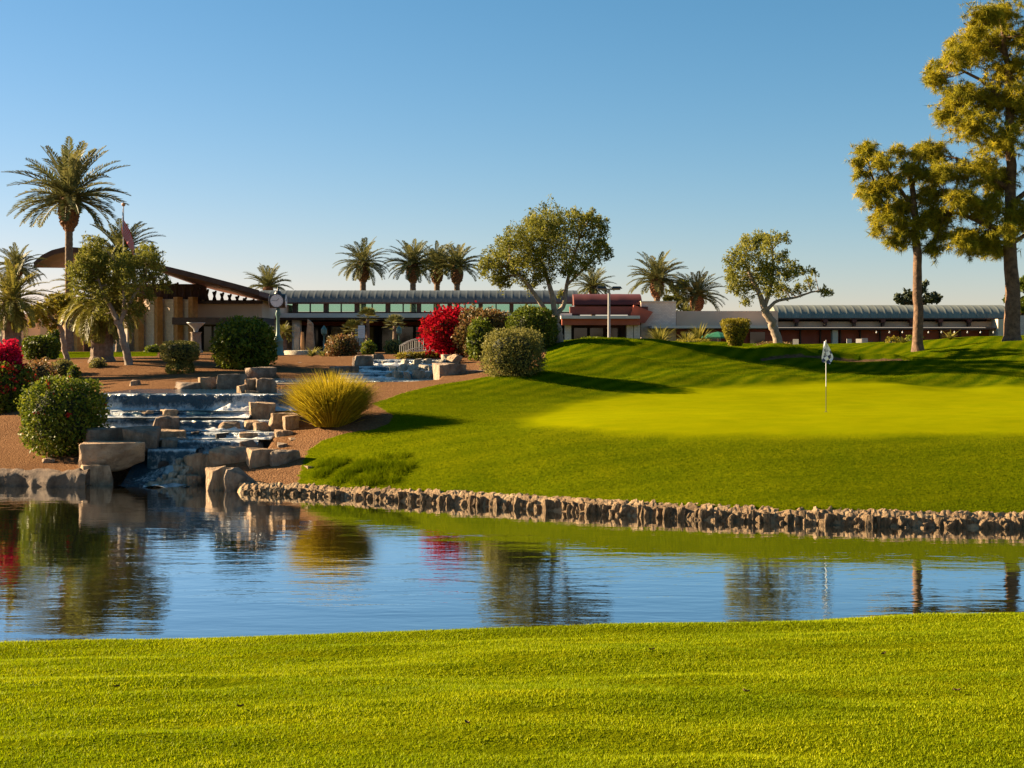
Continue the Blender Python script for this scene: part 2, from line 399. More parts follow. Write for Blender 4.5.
def axis(parts):
    o = []
    for a, b, st in parts: o.append(np.arange(a, b - 1e-6, st))
    return np.concatenate(o)
gx = axis([(7, 15, .12), (15, 26, .22), (26, 50, 1.0)]); gx = np.concatenate([gx, [50, 56, 62, 80, 120, 200, 400, 900, 2500]])
gxs = np.concatenate([-gx[::-1], axis([(-7, 7, .085)]), gx])
gys = np.concatenate([[-900, -300, -100, -40, -20, -8, -2, 1], axis([(2, 4, .4), (4, 11, .06), (11, 19, .4), (19.9, 28, 1.0), (28, 42, .1), (42, 66, .17), (66, 90, .7), (90, 150, 3)]), [150, 170, 220, 350, 700, 1500, 3500]])
GXX, GYY = np.meshgrid(gxs, gys, indexing='ij')
GZ = ground(GXX, GYY)
xf, yf = GXX.ravel(), GYY.ravel()
lawn_a = np.maximum(sdf(LAWN, xf, yf), sdf(STRIP, xf, yf)); lawn_a = np.where(yf < 20, 1.0, lawn_a)
lawn_a = np.where((yf > 90) | (np.abs(xf) > 62), 1.0, lawn_a)
lawn_a = np.where((yf >= 20) & (yf < 60) & (GZ.ravel() < .14), -1.0, lawn_a)
green_a = sdf(GREEN, xf, yf); soil_a = sdf(SOIL, xf, yf)

def ground_mat():
    t = NT('lawn_and_gravel'); co = t.coord('World')
    # --- turf
    fine = t.noise(t.coord('World', (1, 1, 1)), 9, 6, .7)
    broad = t.noise(co, .55, 4, .6, .5)
    streak = t.noise(t.coord('World', (.35, 1.6, 1), (0, 0, .12)), 1.1, 5, .6)
    mow = t.n('ShaderNodeTexWave'); mow.wave_type = 'BANDS'; mow.bands_direction = 'X'; mow.inputs['Scale'].default_value = .42; mow.inputs['Distortion'].default_value = 3.5; mow.inputs['Detail'].default_value = 3; mow.inputs['Detail Scale'].default_value = .22
    t.l(t.coord('World', (1, 1, 1), (0, 0, .607)), mow.inputs['Vector'])
    mow2 = t.n('ShaderNodeTexWave'); mow2.wave_type = 'BANDS'; mow2.bands_direction = 'Y'; mow2.inputs['Scale'].default_value = .30; mow2.inputs['Distortion'].default_value = 4.0; mow2.inputs['Detail'].default_value = 3; mow2.inputs['Detail Scale'].default_value = .3
    t.l(t.coord('World', (.18, 1, 1), (0, 0, -.1)), mow2.inputs['Vector'])
    wy = t.n('ShaderNodeSeparateXYZ'); t.l(t.n('ShaderNodeNewGeometry').outputs['Position'], wy.inputs[0])
    far_m = t.mapr(wy.outputs[1], 44, 50)
    mowf = t.math('ADD', t.math('MULTIPLY', mow.outputs['Fac'], t.math('MULTIPLY', far_m, .8)), t.math('MULTIPLY', mow2.outputs['Fac'], .22))
    rough_c = t.ramp(fine, [(.25, (.050, .075, .0012)), (.5, (.094, .117, .0015)), (.72, (.150, .155, .002))])
    rough_c = t.mix(t.mapr(broad, .35, .7, 0, .55), rough_c, (.138, .138, .0018))
    rough_c = t.mix(t.mapr(streak, .5, .75, 0, .5), rough_c, (.040, .064, .0010))
    rough_c = t.mix(mowf, rough_c, (.038, .066, .0010))
    gr_c = t.ramp(t.noise(t.coord('World', (.5, 1, 1)), 2.2, 5, .6), [(.3, (.165, .185, .0008)), (.7, (.215, .215, .001))])
    gm = t.mapr(t.math('ADD', t.attr('green'), t.mapr(t.noise(co, .8, 4), 0, 1, -.3, .3)), -.42, .26)
    turf = t.mix(gm, rough_c, gr_c)
    # --- gravel and soil
    peb = t.n('ShaderNodeTexVoronoi'); peb.inputs['Scale'].default_value = 20; t.l(co, peb.inputs['Vector'])
    gn = t.noise(co, 1.2, 6, .6)
    grav = t.ramp(t.noise(co, 14, 5, .7), [(.25, (.075, .036, .018)), (.5, (.17, .088, .043)), (.75, (.30, .175, .09))])
    grav = t.mix(t.mapr(gn, .4, .7, 0, .5), grav, (.13, .065, .032))
    soil = t.ramp(t.noise(co, 5, 6, .65), [(.3, (.06, .035, .02)), (.7, (.16, .095, .05))])
    edge = t.math('ADD', t.attr('lawn'), t.mapr(t.noise(co, 3.2, 5, .7), 0, 1, -.22, .22))
    isl = t.mapr(edge, -.03, .03)
    c = t.mix(isl, grav, turf)
    sm = t.mapr(t.math('ADD', t.attr('soil'), t.mapr(t.noise(co, 3.0, 4), 0, 1, -.07, .07)), -.02, .03)
    c = t.mix(sm, c, soil)
    # --- relief
    hb = t.math('ADD', t.noise(co, 22, 4, .75), t.math('MULTIPLY', t.noise(t.coord('World', (.6, 1.3, 1)), 6.5, 4, .7), .7))
    amp = t.math('SUBTRACT', 1.0, t.math('MULTIPLY', gm, .88))
    hb = t.math('MULTIPLY', hb, amp)
    hg = t.math('ADD', t.math('MULTIPLY', peb.outputs['Distance'], -.7), t.noise(co, 5, 7, .75))
    nd = t.n('ShaderNodeMix'); nd.data_type = 'FLOAT'; t.l(isl, nd.inputs[0]); t.l(hg, nd.inputs[2]); t.l(hb, nd.inputs[3])
    nr = t.bump(nd.outputs[0], .7, .06)
    sh = t.principled(c, .9, 0.0, nr)
    return t.done(sh)
M['ground'] = ground_mat()
mb = MB(); mb.grid(np.stack([GXX, GYY, GZ], -1), len(gxs), len(gys))
# flip so faces look up
gr = mb.build('ground', M['ground'], smooth=True, vattr={'lawn': np.clip(lawn_a, -3, 3), 'green': np.clip(green_a, -3, 3), 'soil': np.clip(soil_a, -3, 3)})
gr.data.flip_normals()
tag(gr, 'sunlit lawn, putting green and brown gravel beds around the pond', kind='structure')

# ------------------------------------------------------------------ water
def water_mat():
    t = NT('pond_water')
    n1 = t.noise(t.coord('World', (.42, 1.5, 1)), 1.0, 3, .5, .3)
    n2 = t.noise(t.coord('World', (.9, 2.2, 1), (0, 0, .25)), 2.6, 3, .55)
    calm = t.mapr(t.noise(t.coord('World', (.10, .16, 1)), 1.0, 3), .35, .65, .35, 1.0)
    h = t.math('ADD', t.math('MULTIPLY', n1, 1.0), t.math('MULTIPLY', n2, .32))
    wy = t.n('ShaderNodeSeparateXYZ'); t.l(t.n('ShaderNodeNewGeometry').outputs['Position'], wy.inputs[0])
    h = t.math('MULTIPLY', t.math('MULTIPLY', h, calm), t.mapr(wy.outputs[1], 21, 31, 1.1, .55))
    nr = t.bump(h, 1.0, .014)
    fr = t.n('ShaderNodeFresnel'); fr.inputs['IOR'].default_value = 1.34; t.l(nr, fr.inputs['Normal'])
    gl = t.n('ShaderNodeBsdfGlossy'); gl.inputs['Roughness'].default_value = .012; gl.inputs['Color'].default_value = (.95, .97, .98, 1); t.l(nr, gl.inputs['Normal'])
    df = t.n('ShaderNodeBsdfDiffuse'); df.inputs['Color'].default_value = (.018, .017, .011, 1)
    m = t.n('ShaderNodeMixShader'); t.l(t.mapr(fr.outputs[0], .0, .40, .05, .90), m.inputs[0]); t.l(df.outputs[0], m.inputs[1]); t.l(gl.outputs[0], m.inputs[2])
    return t.done(m.outputs[0])
M['water'] = water_mat()
mb = MB(); mb.raw([(-66, 9.5, 0), (66, 9.5, 0), (66, 42.2, 0), (-66, 42.2, 0)], [(0, 1, 2, 3)])
tag(mb.build('pond_water', M['water']), 'dark rippled pond water mirroring the sky and banks', kind='structure')

# ------------------------------------------------------------------ grass blades
def blades(name, x, y, h, w, mat, label):
    n = len(x); z = ground(x, y)
    a = NR.uniform(0, 2 * np.pi, n); ln = NR.uniform(.2, 1.2, n) * h; b = NR.uniform(0, 2 * np.pi, n)
    hh = h * NR.uniform(.55, 1.15, n); ww = w * NR.uniform(.6, 1.2, n) if np.ndim(w) == 0 else w
    A = np.empty((n, 3, 3))
    A[:, 0] = np.stack([x - np.cos(a) * ww, y - np.sin(a) * ww, z - .004], -1)
    A[:, 1] = np.stack([x + np.cos(a) * ww, y + np.sin(a) * ww, z - .004], -1)
    A[:, 2] = np.stack([x + np.cos(b) * ln, y + np.sin(b) * ln, z + hh], -1)
    pt = .24 * vnoise(x * .9, y * 2.4, 9) + .30 * vnoise(x * 1.5, y * 7., 12) + .10 * vnoise(x * 9, y * 22., 13) + .42 * NR.random(n)
    m = MB(); m.polys(A, np.clip(pt, 0, 1))
    return tag(m.build(name, mat), label, 'grass', kind='stuff')
M['blade'] = leaf('lawn_grass_blade', (0.07644, 0.1418, 0.001529), (0.2389, 0.3038, 0.002293), (0.5733, 0.5469, 0.007644), .4, .6, .05)
M['blade_far'] = leaf('rough_grass_blade', (0.03861, 0.06688, 0.0008824), (0.08824, 0.1216, 0.001103), (0.1765, 0.1885, 0.002206), .4, .7, .0)
n = 640000
y = 4.8 + 5.6 * NR.random(n) ** .9; x = NR.uniform(-1, 1, n) * (2.6 + y * .56)
ok = (vnoise(x * 1.3, y * 5.5, 41) * .6 + vnoise(x * 4.5, y * 14, 42) * .4 < .62 + .2 * NR.random(n)); x, y = x[ok], y[ok]
blades('lawn_grass', x, y, .0125, .0034, M['blade'], 'short mown grass on the near bank of the pond')
n = 300000
y = NR.uniform(30.2, 67, n); y = 30.2 + (y - 30.2) * NR.random(n) ** .8; x = NR.uniform(-9, 27, n)
ok = (sdf(LAWN, x, y) > .03 * NR.standard_normal(n)) & (sdf(GREEN, x, y) < -.25 - .9 * NR.random(n)) & (sdf(SOIL, x, y) < 0) & (y > yw(x) + .35) & (np.abs(x) < 1.5 + .42 * y)
x, y = x[ok], y[ok]
sz = np.interp(y, [30, 66], [.030, .05])
blades('rough_grass', x, y, sz, .010, M['blade_far'], 'rough grass on the slope around the putting green')
# taller weedy tufts where the lawn meets the rocks
n = 5200
k = NR.integers(0, 46, n); cx = NR.uniform(-5.3, -2.6, 46); cy = yw(cx) + NR.uniform(.5, 2.6, 46)
x = cx[k] + NR.normal(0, .10, n); y = cy[k] + NR.normal(0, .14, n)
ok = (y > yw(x) + .3) & (sdf(LAWN, x, y) > -.3); x, y = x[ok], y[ok]
blades('weedy_grass', x, y, .17, .010, M['blade_far'], 'long uncut grass above the stone edging at the corner of the lawn')

lf = None
M['deadleaf'] = plain('dead_leaf', (.11, .065, .025), .8, .3, 30, .1)
for px, py, lab in ((116, 668, 'dark curled leaf on the near lawn at the left'), (468, 727, 'dark curled leaf on the near lawn nearest the camera'), (652, 622 + 18, 'dark leaf near the far edge of the near lawn'), (884, 643, 'dark leaf lying on the near lawn at the right'), (240, 702, 'small dark leaf left of the centre of the near lawn'), (746, 690, 'small brown leaf right of the centre of the near lawn'), (957, 684, 'small brown leaf on the near lawn by the right edge')):
    D = 1.7 * F / (py - HY); m = MB(); u = np.linspace(-1, 1, 7); V = []
    for a in u:
        for b in (-1, 0, 1): V.append((a * .019, b * .008 * (1 - a * a) ** .5, .010 + .008 * abs(b) + .006 * a * a))
    if lf is None:
        m.grid(np.array(V), 7, 3); lf = m.build('fallen_leaf', M['deadleaf'], smooth=True); o = lf
    else: o = lf.copy(); C.objects.link(o)
    x_ = X(px, D); o.location = (x_, D, G(x_, D) + .006); o.rotation_euler = (R.uniform(-.2, .2), R.uniform(-.2, .2), R.uniform(0, 6)); tag(o, lab, 'leaf', 'fallen leaves on the near lawn')
# ------------------------------------------------------------------ rocks
def rock_mesh(seed, blocky=.6, npts=16):
    rr = random.Random(seed); bm = bmesh.new()
    for i in range(npts):
        v = Vector((rr.uniform(-1, 1), rr.uniform(-1, 1), rr.uniform(-1, 1)))
        m = max(abs(v.x), abs(v.y), abs(v.z)); vb = v / m; vs = v.normalized()
        bm.verts.new((vb * blocky + vs * (1 - blocky)) * rr.uniform(.86, 1.05))
    for sx in (-1, 1):
        for sy in (-1, 1):
            for sz in (-1, 1):
                if rr.random() < blocky: bm.verts.new((sx * rr.uniform(.72, .98), sy * rr.uniform(.72, .98), sz * rr.uniform(.72, .98)))
    res = bmesh.ops.convex_hull(bm, input=list(bm.verts))
    bmesh.ops.delete(bm, geom=[g for g in res['geom_interior'] if isinstance(g, bmesh.types.BMVert)], context='VERTS')
    bmesh.ops.dissolve_limit(bm, angle_limit=math.radians(14), verts=list(bm.verts), edges=list(bm.edges))
    bmesh.ops.bevel(bm, geom=list(bm.edges), offset=.07, segments=2, profile=.6, affect='EDGES', clamp_overlap=True)
    bmesh.ops.triangulate(bm, faces=list(bm.faces))
    bmesh.ops.subdivide_edges(bm, edges=[e for e in bm.edges if e.calc_length() > .35], cuts=2, use_grid_fill=True)
    bmesh.ops.triangulate(bm, faces=list(bm.faces))
    co = np.array([v.co[:] for v in bm.verts])
    d = (vnoise(co[:, 0] * 3 + seed, co[:, 1] * 3 + co[:, 2] * 2.3, seed) - .5) * .13
    for v, q in zip(bm.verts, d): v.co *= 1 + q
    xs = [v.co.x for v in bm.verts]; ys = [v.co.y for v in bm.verts]; zs = [v.co.z for v in bm.verts]
    for v in bm.verts:
        v.co.x = (v.co.x - min(xs)) / (max(xs) - min(xs)) * 2 - 1; v.co.y = (v.co.y - min(ys)) / (max(ys) - min(ys)) * 2 - 1
        v.co.z = (v.co.z - min(zs)) / (max(zs) - min(zs))
    me = bpy.data.meshes.new('rock'); bm.to_mesh(me); bm.free()
    return me
rock_no = [0]
def boulder(px0, py0, px1, py1, D, label, mat='rock', name='boulder', group='boulders around the cascade', depth=None, blocky=.74, yaw=None):
    rock_no[0] += 1
    me = rock_mesh(100 + rock_no[0], blocky); me.materials.append(M[mat])
    o = bpy.data.objects.new(name, me); C.objects.link(o)
    w = (px1 - px0) / F * D; x = X((px0 + px1) / 2, D); zt = Z(py0, D); zb = Z(py1, D)
    dp = depth or max(w, .5) * .9
    o.location = (x, D + dp * .5, zb - .12); o.scale = (w / 2 * 1.03, dp / 2, zt - zb + .12)
    o.rotation_euler = (0, 0, yaw if yaw is not None else R.uniform(.14, .48))
    return tag(o, label, 'boulder', group)

B = boulder
B(74, 443, 138, 470, 39.9, 'big overhanging boulder at the left foot of the waterfall, sunlit on its left end', depth=1.6)
B(75, 465, 108, 488, 39.5, 'sunlit wedge of rock standing in the water under the overhanging boulder', yaw=.3)
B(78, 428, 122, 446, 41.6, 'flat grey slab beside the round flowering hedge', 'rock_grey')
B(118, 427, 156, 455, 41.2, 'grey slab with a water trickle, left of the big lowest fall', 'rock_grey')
B(150, 416, 176, 436, 43.4, 'dark rock splitting the stream between two falls', 'rock_grey')
B(156, 430, 184, 442, 42.6, 'flat sunlit stone midway down the cascade')
B(156, 438, 186, 453, 41.9, 'dark wet slab under the flat stone midway down the cascade', 'rock_grey')
B(182, 453, 209, 480, 40.2, 'pale upright block at the right side of the lowest fall', yaw=.35)
B(184, 475, 199, 489, 39.6, 'small sunlit stone at the waterline right of the lowest fall')
B(205, 447, 246, 476, 40.3, 'large tan block with a sunlit left face above the pond, right of the falls', depth=1.3)
B(204, 466, 223, 493, 38.1, 'narrow sunlit block in the water below the large tan block')
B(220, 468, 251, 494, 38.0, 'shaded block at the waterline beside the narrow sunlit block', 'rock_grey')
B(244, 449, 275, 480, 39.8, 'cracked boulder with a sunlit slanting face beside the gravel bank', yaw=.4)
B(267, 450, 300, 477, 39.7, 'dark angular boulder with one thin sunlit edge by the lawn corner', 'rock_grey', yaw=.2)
B(236, 384, 247, 399, 46.4, 'small sunlit stone at the left of the rock pile right of the top fall')
B(243, 378, 257, 394, 46.8, 'upper stone of the rock pile right of the top fall')
B(244, 390, 258, 404, 46.2, 'lower sunlit stone of the rock pile right of the top fall')
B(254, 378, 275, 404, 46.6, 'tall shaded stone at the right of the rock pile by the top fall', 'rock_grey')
B(247, 402, 273, 421, 45.0, 'squat boulder with a sunlit left face below the rock pile')
B(266, 413, 297, 430, 43.8, 'jumbled pale rock just left of the golden grass clump')
B(282, 415, 298, 429, 43.2, 'small pale stone touching the golden grass clump')
B(273, 430, 291, 443, 42.6, 'flat sunlit stone at the foot of the golden grass clump')
B(173, 382, 199, 393, 50.6, 'low grey stone at the back of the top pool', 'rock_grey')
B(197, 377, 217, 392, 50.7, 'stone with a sunlit left face behind the top pool')
B(214, 374, 244, 392, 50.6, 'broad flat faced grey block behind the top pool', 'rock_grey')
B(244, 367, 272, 381, 53.5, 'rounded grey boulder below the big dark round hedge', 'rock_grey')
B(330, 366, 355, 381, 56.5, 'low grey block at the left of the upper cascade', 'rock_grey')
B(351, 355, 373, 373, 58.6, 'tall grey block at the head of the upper cascade', 'rock_grey')
B(371, 354, 384, 366, 60.5, 'small grey stone behind the tall block of the upper cascade', 'rock_grey')
B(433, 363, 464, 389, 52.6, 'big dark boulder at the right end of the upper cascade', 'rock_grey', depth=1.6, blocky=.5)
B(462, 370, 489, 385, 52.8, 'long dark boulder between the upper cascade and the boxy shrub', 'rock_grey', blocky=.5)
B(430, 382, 445, 389, 51.8, 'small brown stone at the tip of the lawn below the dark boulder')
B(446, 354, 462, 364, 60.0, 'round sunlit boulder under the red bougainvillea', blocky=.3)
B(72, 362, 86, 371, 62.5, 'round grey stone on the gravel by the thick palm', 'rock_grey', blocky=.3)
B(296, 362, 316, 372, 62.0, 'low brown rock on the bank behind the golden grass clump', 'rock_grey')
B(270, 383, 330, 391, 51.2, 'long low kerb stone of the upper basin behind the golden grass clump', 'rock_grey', depth=.6, yaw=0)
B(488, 376, 506, 383, 51.0, 'small stone at the foot of the boxy shrub on the lawn edge')
B(252, 422, 268, 434, 43.6, 'low tan stone between the jumbled pale rock and the stream')
B(258, 405, 270, 414, 46.0, 'small tan stone on the gravel below the rock pile', blocky=.4)
B(288, 438, 303, 447, 42.0, 'small tan stone on the gravel in front of the golden grass clump', blocky=.4)
B(276, 443, 287, 450, 41.4, 'little grey stone on the gravel above the cracked boulder', 'rock_grey', blocky=.4)
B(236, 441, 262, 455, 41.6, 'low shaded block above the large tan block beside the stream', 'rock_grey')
B(304, 466, 318, 474, 39.0, 'small brown stone at the left tip of the lawn', blocky=.4)
B(40, 458, 52, 465, 41.2, 'small tan stone on the gravel below the round flowering hedge', blocky=.4)
B(128, 380, 140, 387, 52.4, 'small tan stone on the gravel slope above the top fall', blocky=.4)
# cobbles in the upper cascade
for k, (px, py, w, D) in enumerate([(388, 378, 9, 55.2), (397, 377, 10, 55.0), (407, 378, 11, 54.8), (418, 377, 11, 55.1), (428, 377, 9, 55.2), (393, 371, 8, 57.2), (402, 370, 10, 57.0), (413, 371, 12, 57.0), (424, 370, 9, 57.1), (432, 371, 9, 57.0), (405, 364, 8, 59.6), (416, 364, 9, 59.4), (428, 364, 9, 59.5), (438, 365, 9, 59.5), (440, 372, 9, 57.2), (384, 365, 7, 59.8), (446, 360, 9, 61)]):
    B(px - w / 2, py - w * .62, px + w / 2, py + 2, D, 'cream cobble in the white water of the upper cascade', 'rock_pale', 'cobble', 'cobbles of the upper cascade', blocky=.35)
for o in list(C.objects):
    if o.get('group') == 'cobbles of the upper cascade': o['category'] = 'cobble'

for k, (px, py, w, D, mt, lab) in enumerate([(142, 415, 22, 45.0, 'rock', 'sunlit stone between the top fall and the second step'),
        (168, 414, 18, 45.0, 'rock', 'sunlit stone just left of the stream fork below the top fall'), (228, 426, 22, 43.8, 'rock', 'tan stone in the third step of the cascade'), (250, 425, 16, 43.9, 'rock', 'tan stone at the right end of the third step'),
        (190, 436, 16, 42.9, 'rock_dark', 'dark stone in the fourth step at left'), (222, 437, 18, 42.8, 'rock_dark', 'dark stone in the middle of the fourth step'), (247, 437, 18, 42.7, 'rock', 'tan stone at the right end of the fourth step'), (165, 462, 18, 40.9, 'rock_dark', 'dark stone under the lowest fall')]):
    B(px - w / 2, py - 4.5, px + w / 2, py + 5, D, lab, mt, 'wet_stone', 'wet stones in the falls', depth=.5, blocky=.45)
for k, (px, py, w) in enumerate([(150, 487, 10), (163, 486, 12), (176, 484, 11), (170, 477, 10), (182, 474, 9), (158, 481, 8), (143, 488, 8), (168, 482, 9), (180, 480, 10), (176, 470, 9), (183, 466, 8), (156, 487, 9), (171, 487, 10), (164, 478, 7), (187, 470, 8), (178, 462, 8)]):
    B(px - w / 2, py - w * .5, px + w / 2, py + 3, 39.45 + (487 - py) * .035, 'small pale stone in the white water at the foot of the lowest fall', 'rock_pale', 'cobble', 'cobbles under the lowest fall', blocky=.35)
# riprap stones along the pond edge
rip = []
for k in range(9):
    me = rock_mesh(500 + k, .45, 14); me.materials.append(M['riprap']); rip.append(me)
s = -7.0; cnt = 0
while s < 13.0 and cnt < 294:
    slope = (float(yw(s + .3)) - float(yw(s - .3))) / .6
    w = R.uniform(.055, .10)
    for row in range(2 if R.random() < .05 else 1):
        o = bpy.data.objects.new('riprap_stone', rip[R.randrange(9)]); C.objects.link(o)
        hh = R.uniform(.15, .33) * (.72 + .28 * smooth(-5, -1, s)) if row == 0 else R.uniform(.10, .20); ww = w * R.uniform(1.0, 1.6)
        yy = float(yw(s)) + (.14 if row == 0 else -.04) + R.uniform(-.12, .06)
        o.location = (s + R.uniform(-.03, .03), yy, (-.06 if row == 0 else -.08))
        o.scale = (ww * .66, R.uniform(.10, .17), hh); o.rotation_euler = (R.uniform(-.32, .05), R.uniform(-.22, .22), math.atan(slope) + R.uniform(-.6, .6))
        tag(o, 'upright tan riprap stone in the low wall along the pond edge below the lawn', 'stone', 'riprap stones along the far pond edge'); cnt += 1
    s += w * .93 / math.sqrt(1 + slope * slope)

# rubble packed between and behind the stones
xs = np.arange(-7.3, 16, .022); q = 13; V = []
for j in range(q):
    u = j / (q - 1); yy = yw(xs) - .10 + .52 * u; nn = vnoise(xs * 9, yy * 9 + j * .3, 61); n2 = vnoise(xs * 21, yy * 16 + j, 62)
    z = np.interp(u, [0, .25, .7, 1], [-.12, .05, .26, .30]) * (.75 + .25 * smooth(-5, -1, xs)) + (nn - .5) * .13 * (1 if j < q - 1 else .3) + (n2 - .5) * .06
    V.append(np.stack([xs + (n2 - .5) * .05, yy + (nn - .5) * .10, z], -1))
mb = MB(); mb.grid(np.concatenate(V), q, len(xs)); o = mb.build('rubble', M['riprap']); o.data.flip_normals()
tag(o, 'small broken rubble packed behind the riprap stones below the lawn', 'rubble', kind='stuff')
# low mortared wall along the left shore
mb = MB()
xs = np.linspace(-24, X(92, 39.6), 280); prof = [(-.12, -.5), (-.10, .12), (-.03, .30), (.10, .40), (.35, .43), (.5, .1)]
V = []
for x in xs:
    for j, (dy, z) in enumerate(prof):
        w = (vnoise(np.array([x * 2.2]), np.array([j * .8]), 21)[0] - .5) * .16 + (vnoise(np.array([x * 6.5]), np.array([j * 2.3]), 22)[0] - .5) * .17
        V.append((x, float(yw(x)) + dy + w, z + w * .6))
mb.grid(np.array(V), len(xs), len(prof))
tag(mb.build('retaining_wall', M['shore'], smooth=True), 'low rough stone kerb wall along the pond edge below the round flowering hedge', 'retaining wall')

# ------------------------------------------------------------------ waterfalls
def fall_mat():
    t = NT('falling_water')
    fo = t.attr('foam')
    v = t.noise(t.coord('World', (3.2, 2.2, 2.4)), 2.2, 6, .75, .3)
    v2 = t.noise(t.coord('World', (1, 1, 1)), 1.1, 3)
    f = t.math('ADD', t.math('ADD', t.math('MULTIPLY', fo, .75), t.math('MULTIPLY', v, .9)), t.math('MULTIPLY', v2, .55))
    pat = t.noise(t.coord('World', (1, .4, .6)), .75, 3, .5)
    f = t.math('ADD', f, t.mapr(pat, .3, .7, -.26, .30))
    f = t.mapr(f, 1.07, 1.46)
    c = t.mix(f, (.012, .036, .050), (.60, .62, .60))
    ro = t.mapr(f, 0, 1, .06, .55)
    nr = t.bump(t.noise(t.coord('World', (3, 3, 2.2)), 3.2, 5, .7), .9, .10)
    return t.done(t.principled(c, ro, .6, nr))
M['fall'] = fall_mat()
def foam_mat():
    t = NT('white_foam'); co = t.coord('World')
    c = t.ramp(t.noise(co, 7, 5, .7), [(.3, (.42, .40, .36)), (.6, (.78, .76, .72))])
    return t.done(t.principled(c, .6, .3, t.bump(t.noise(co, 14, 4, .7), .8, .05)))
M['foam'] = foam_mat()
def froth(root, xs, y0, zb, k, seed, hgt, width=.62, thr=.50):
    nx = len(xs); q = 12; V = []
    for j in range(q):
        u = j / (q - 1); yy = y0 - (u - .12) * width
        big = vnoise(xs * .9 + k * 7.3, np.full(nx, 3.1 * k), seed + 9); sm = vnoise(xs * 5.5, yy * 6.5, seed + 3); fi = vnoise(xs * 13, yy * 14, seed + 4)
        e = math.sin(math.pi * min(1, u * 1.15 + .08)) ** .6
        hh = (np.clip(big - thr + .22, 0, .4) * 2.4) * e * (.35 + .9 * sm) * (.7 + .6 * fi) * hgt * 1.6 - .03
        V.append(np.stack([xs + .03 * (fi - .5), yy + .05 * (sm - .5), zb + hh], -1))
    m = MB(); m.grid(np.concatenate(V), q, nx); m.build('foam', M['foam'], root, smooth=True)
def cascade(root, tiers, drops, seed):
    for k, (a, b, py, D, back) in enumerate(tiers):
        x0, x1, z = X(a, D), X(b, D), Z(py, D); zb = drops[k]
        nx = max(8, int((x1 - x0) / .06)); xs = np.linspace(x0, x1, nx); V = []; fo = []
        h = z - zb
        prof = [(back - D, .0, 0.0), ((back - D) * .5, 0, .0), (.25, 0, .1), (.08, -.005, .55), (0, -.03, .75), (-.05, -.10, .35), (-.075, -h * .45, .40), (-.10, -h * .8, .8), (-.16, -h * .97, 1.0), (-.45, -h - .0, .85), (-.8, -h + .004, .35)]
        wob = (vnoise(xs * 1.3, np.full(nx, k * 3.7), seed) - .5) * .16
        wob2 = (vnoise(xs * 6, np.full(nx, k * 1.7), seed + 1) - .5) * .05
        for i, x in enumerate(xs):
            for j, (dy, dz, f) in enumerate(prof):
                q = 1 if j >= 2 else 0
                V.append((x, D + dy + q * (wob[i] + wob2[i]), z + dz + .004 * math.sin(x * 9 + j))); fo.append(f)
        m = MB(); m.grid(np.array(V), nx, len(prof), attr=fo)
        ob = m.build('water_sheet', M['fall'], root, smooth=True)
        # stone ledge under the sheet
        m = MB(); yl = D + .16
        px_ = np.linspace(x0 - .05, x1 + .05, max(4, int((x1 - x0) / .35)))
        for i in range(len(px_) - 1):
            e = R.uniform(-.05, .05)
            m.box((px_[i] + .008, yl + e, zb - .3), (px_[i + 1] - .008, yl + .5 + e, z - .05 + R.uniform(-.02, .015)))
        m.build('ledge', M['wet'], root)
        # broken white water heaped at the foot of the fall
        if h > .12:
            froth(root, xs, D + wob - .12, zb, k, seed, min(.13, .05 + h * .15))
zt = [Z(t[2], t[3]) for t in TIERS]
wf = thing('waterfall', 'wide stepped waterfall dropping over dark ledges into the pond', 'waterfall', (0, 0, 0))
cascade(wf, TIERS, [zt[1], zt[2] + .0, 1.27, zt[4], zt[5], .55, -.02], 31)
mb = MB()      # sloping bed of the lowest run
xs = np.linspace(X(128, 40.5), X(200, 40.5), 24); V = []; fo = []
for x in xs:
    for j, (y_, z_) in enumerate([(42.6, .80), (41.6, .62), (40.9, .38), (40.3, .16), (39.7, .02), (38.9, .006)]):
        V.append((x, y_, z_ + .05 * math.sin(x * 6 + j * 2))); fo.append(.85 if x > xs[11] else .45)
mb.grid(np.array(V), len(xs), 6, attr=fo); mb.build('water_run', M['fall'], wf, smooth=True)
xs = np.linspace(X(170, 40.5), X(196, 40.5), 40); V = []; q = 46
for j in range(q):
    u = j / (q - 1); yy = 42.2 - u * 3.1; z0 = np.interp(yy, [38.9, 39.7, 40.3, 40.9, 41.6, 42.6], [0, .02, .16, .38, .62, .80])
    x_ = xs - .55 * u + .30 * (1 - u); sm = vnoise(x_ * 5, np.full(40, yy * 4.2), 51); fi = vnoise(x_ * 12, np.full(40, yy * 9), 52)
    ed = np.sin(np.pi * np.linspace(.02, .98, 40)) ** .5
    V.append(np.stack([x_, np.full(40, yy) + .06 * (fi - .5), z0 - .06 + ed * (np.clip(sm * .6 + fi * .4 - .42, -.15, 1) * .34 * (.4 + 1.1 * fi)) * (.5 + .5 * math.sin(u * 3.1))], -1))
mb = MB(); mb.grid(np.concatenate(V), q, 40); mb.build('foam', M['foam'], wf, smooth=True)
uf = thing('cascade', 'small upper cascade foaming over cream cobbles below the footbridge', 'waterfall', (0, 0, 0))
zu = [Z(t[2], t[3]) for t in UPPER]
cascade(uf, UPPER, [2.36, zu[0], zu[1], zu[2]], 77)

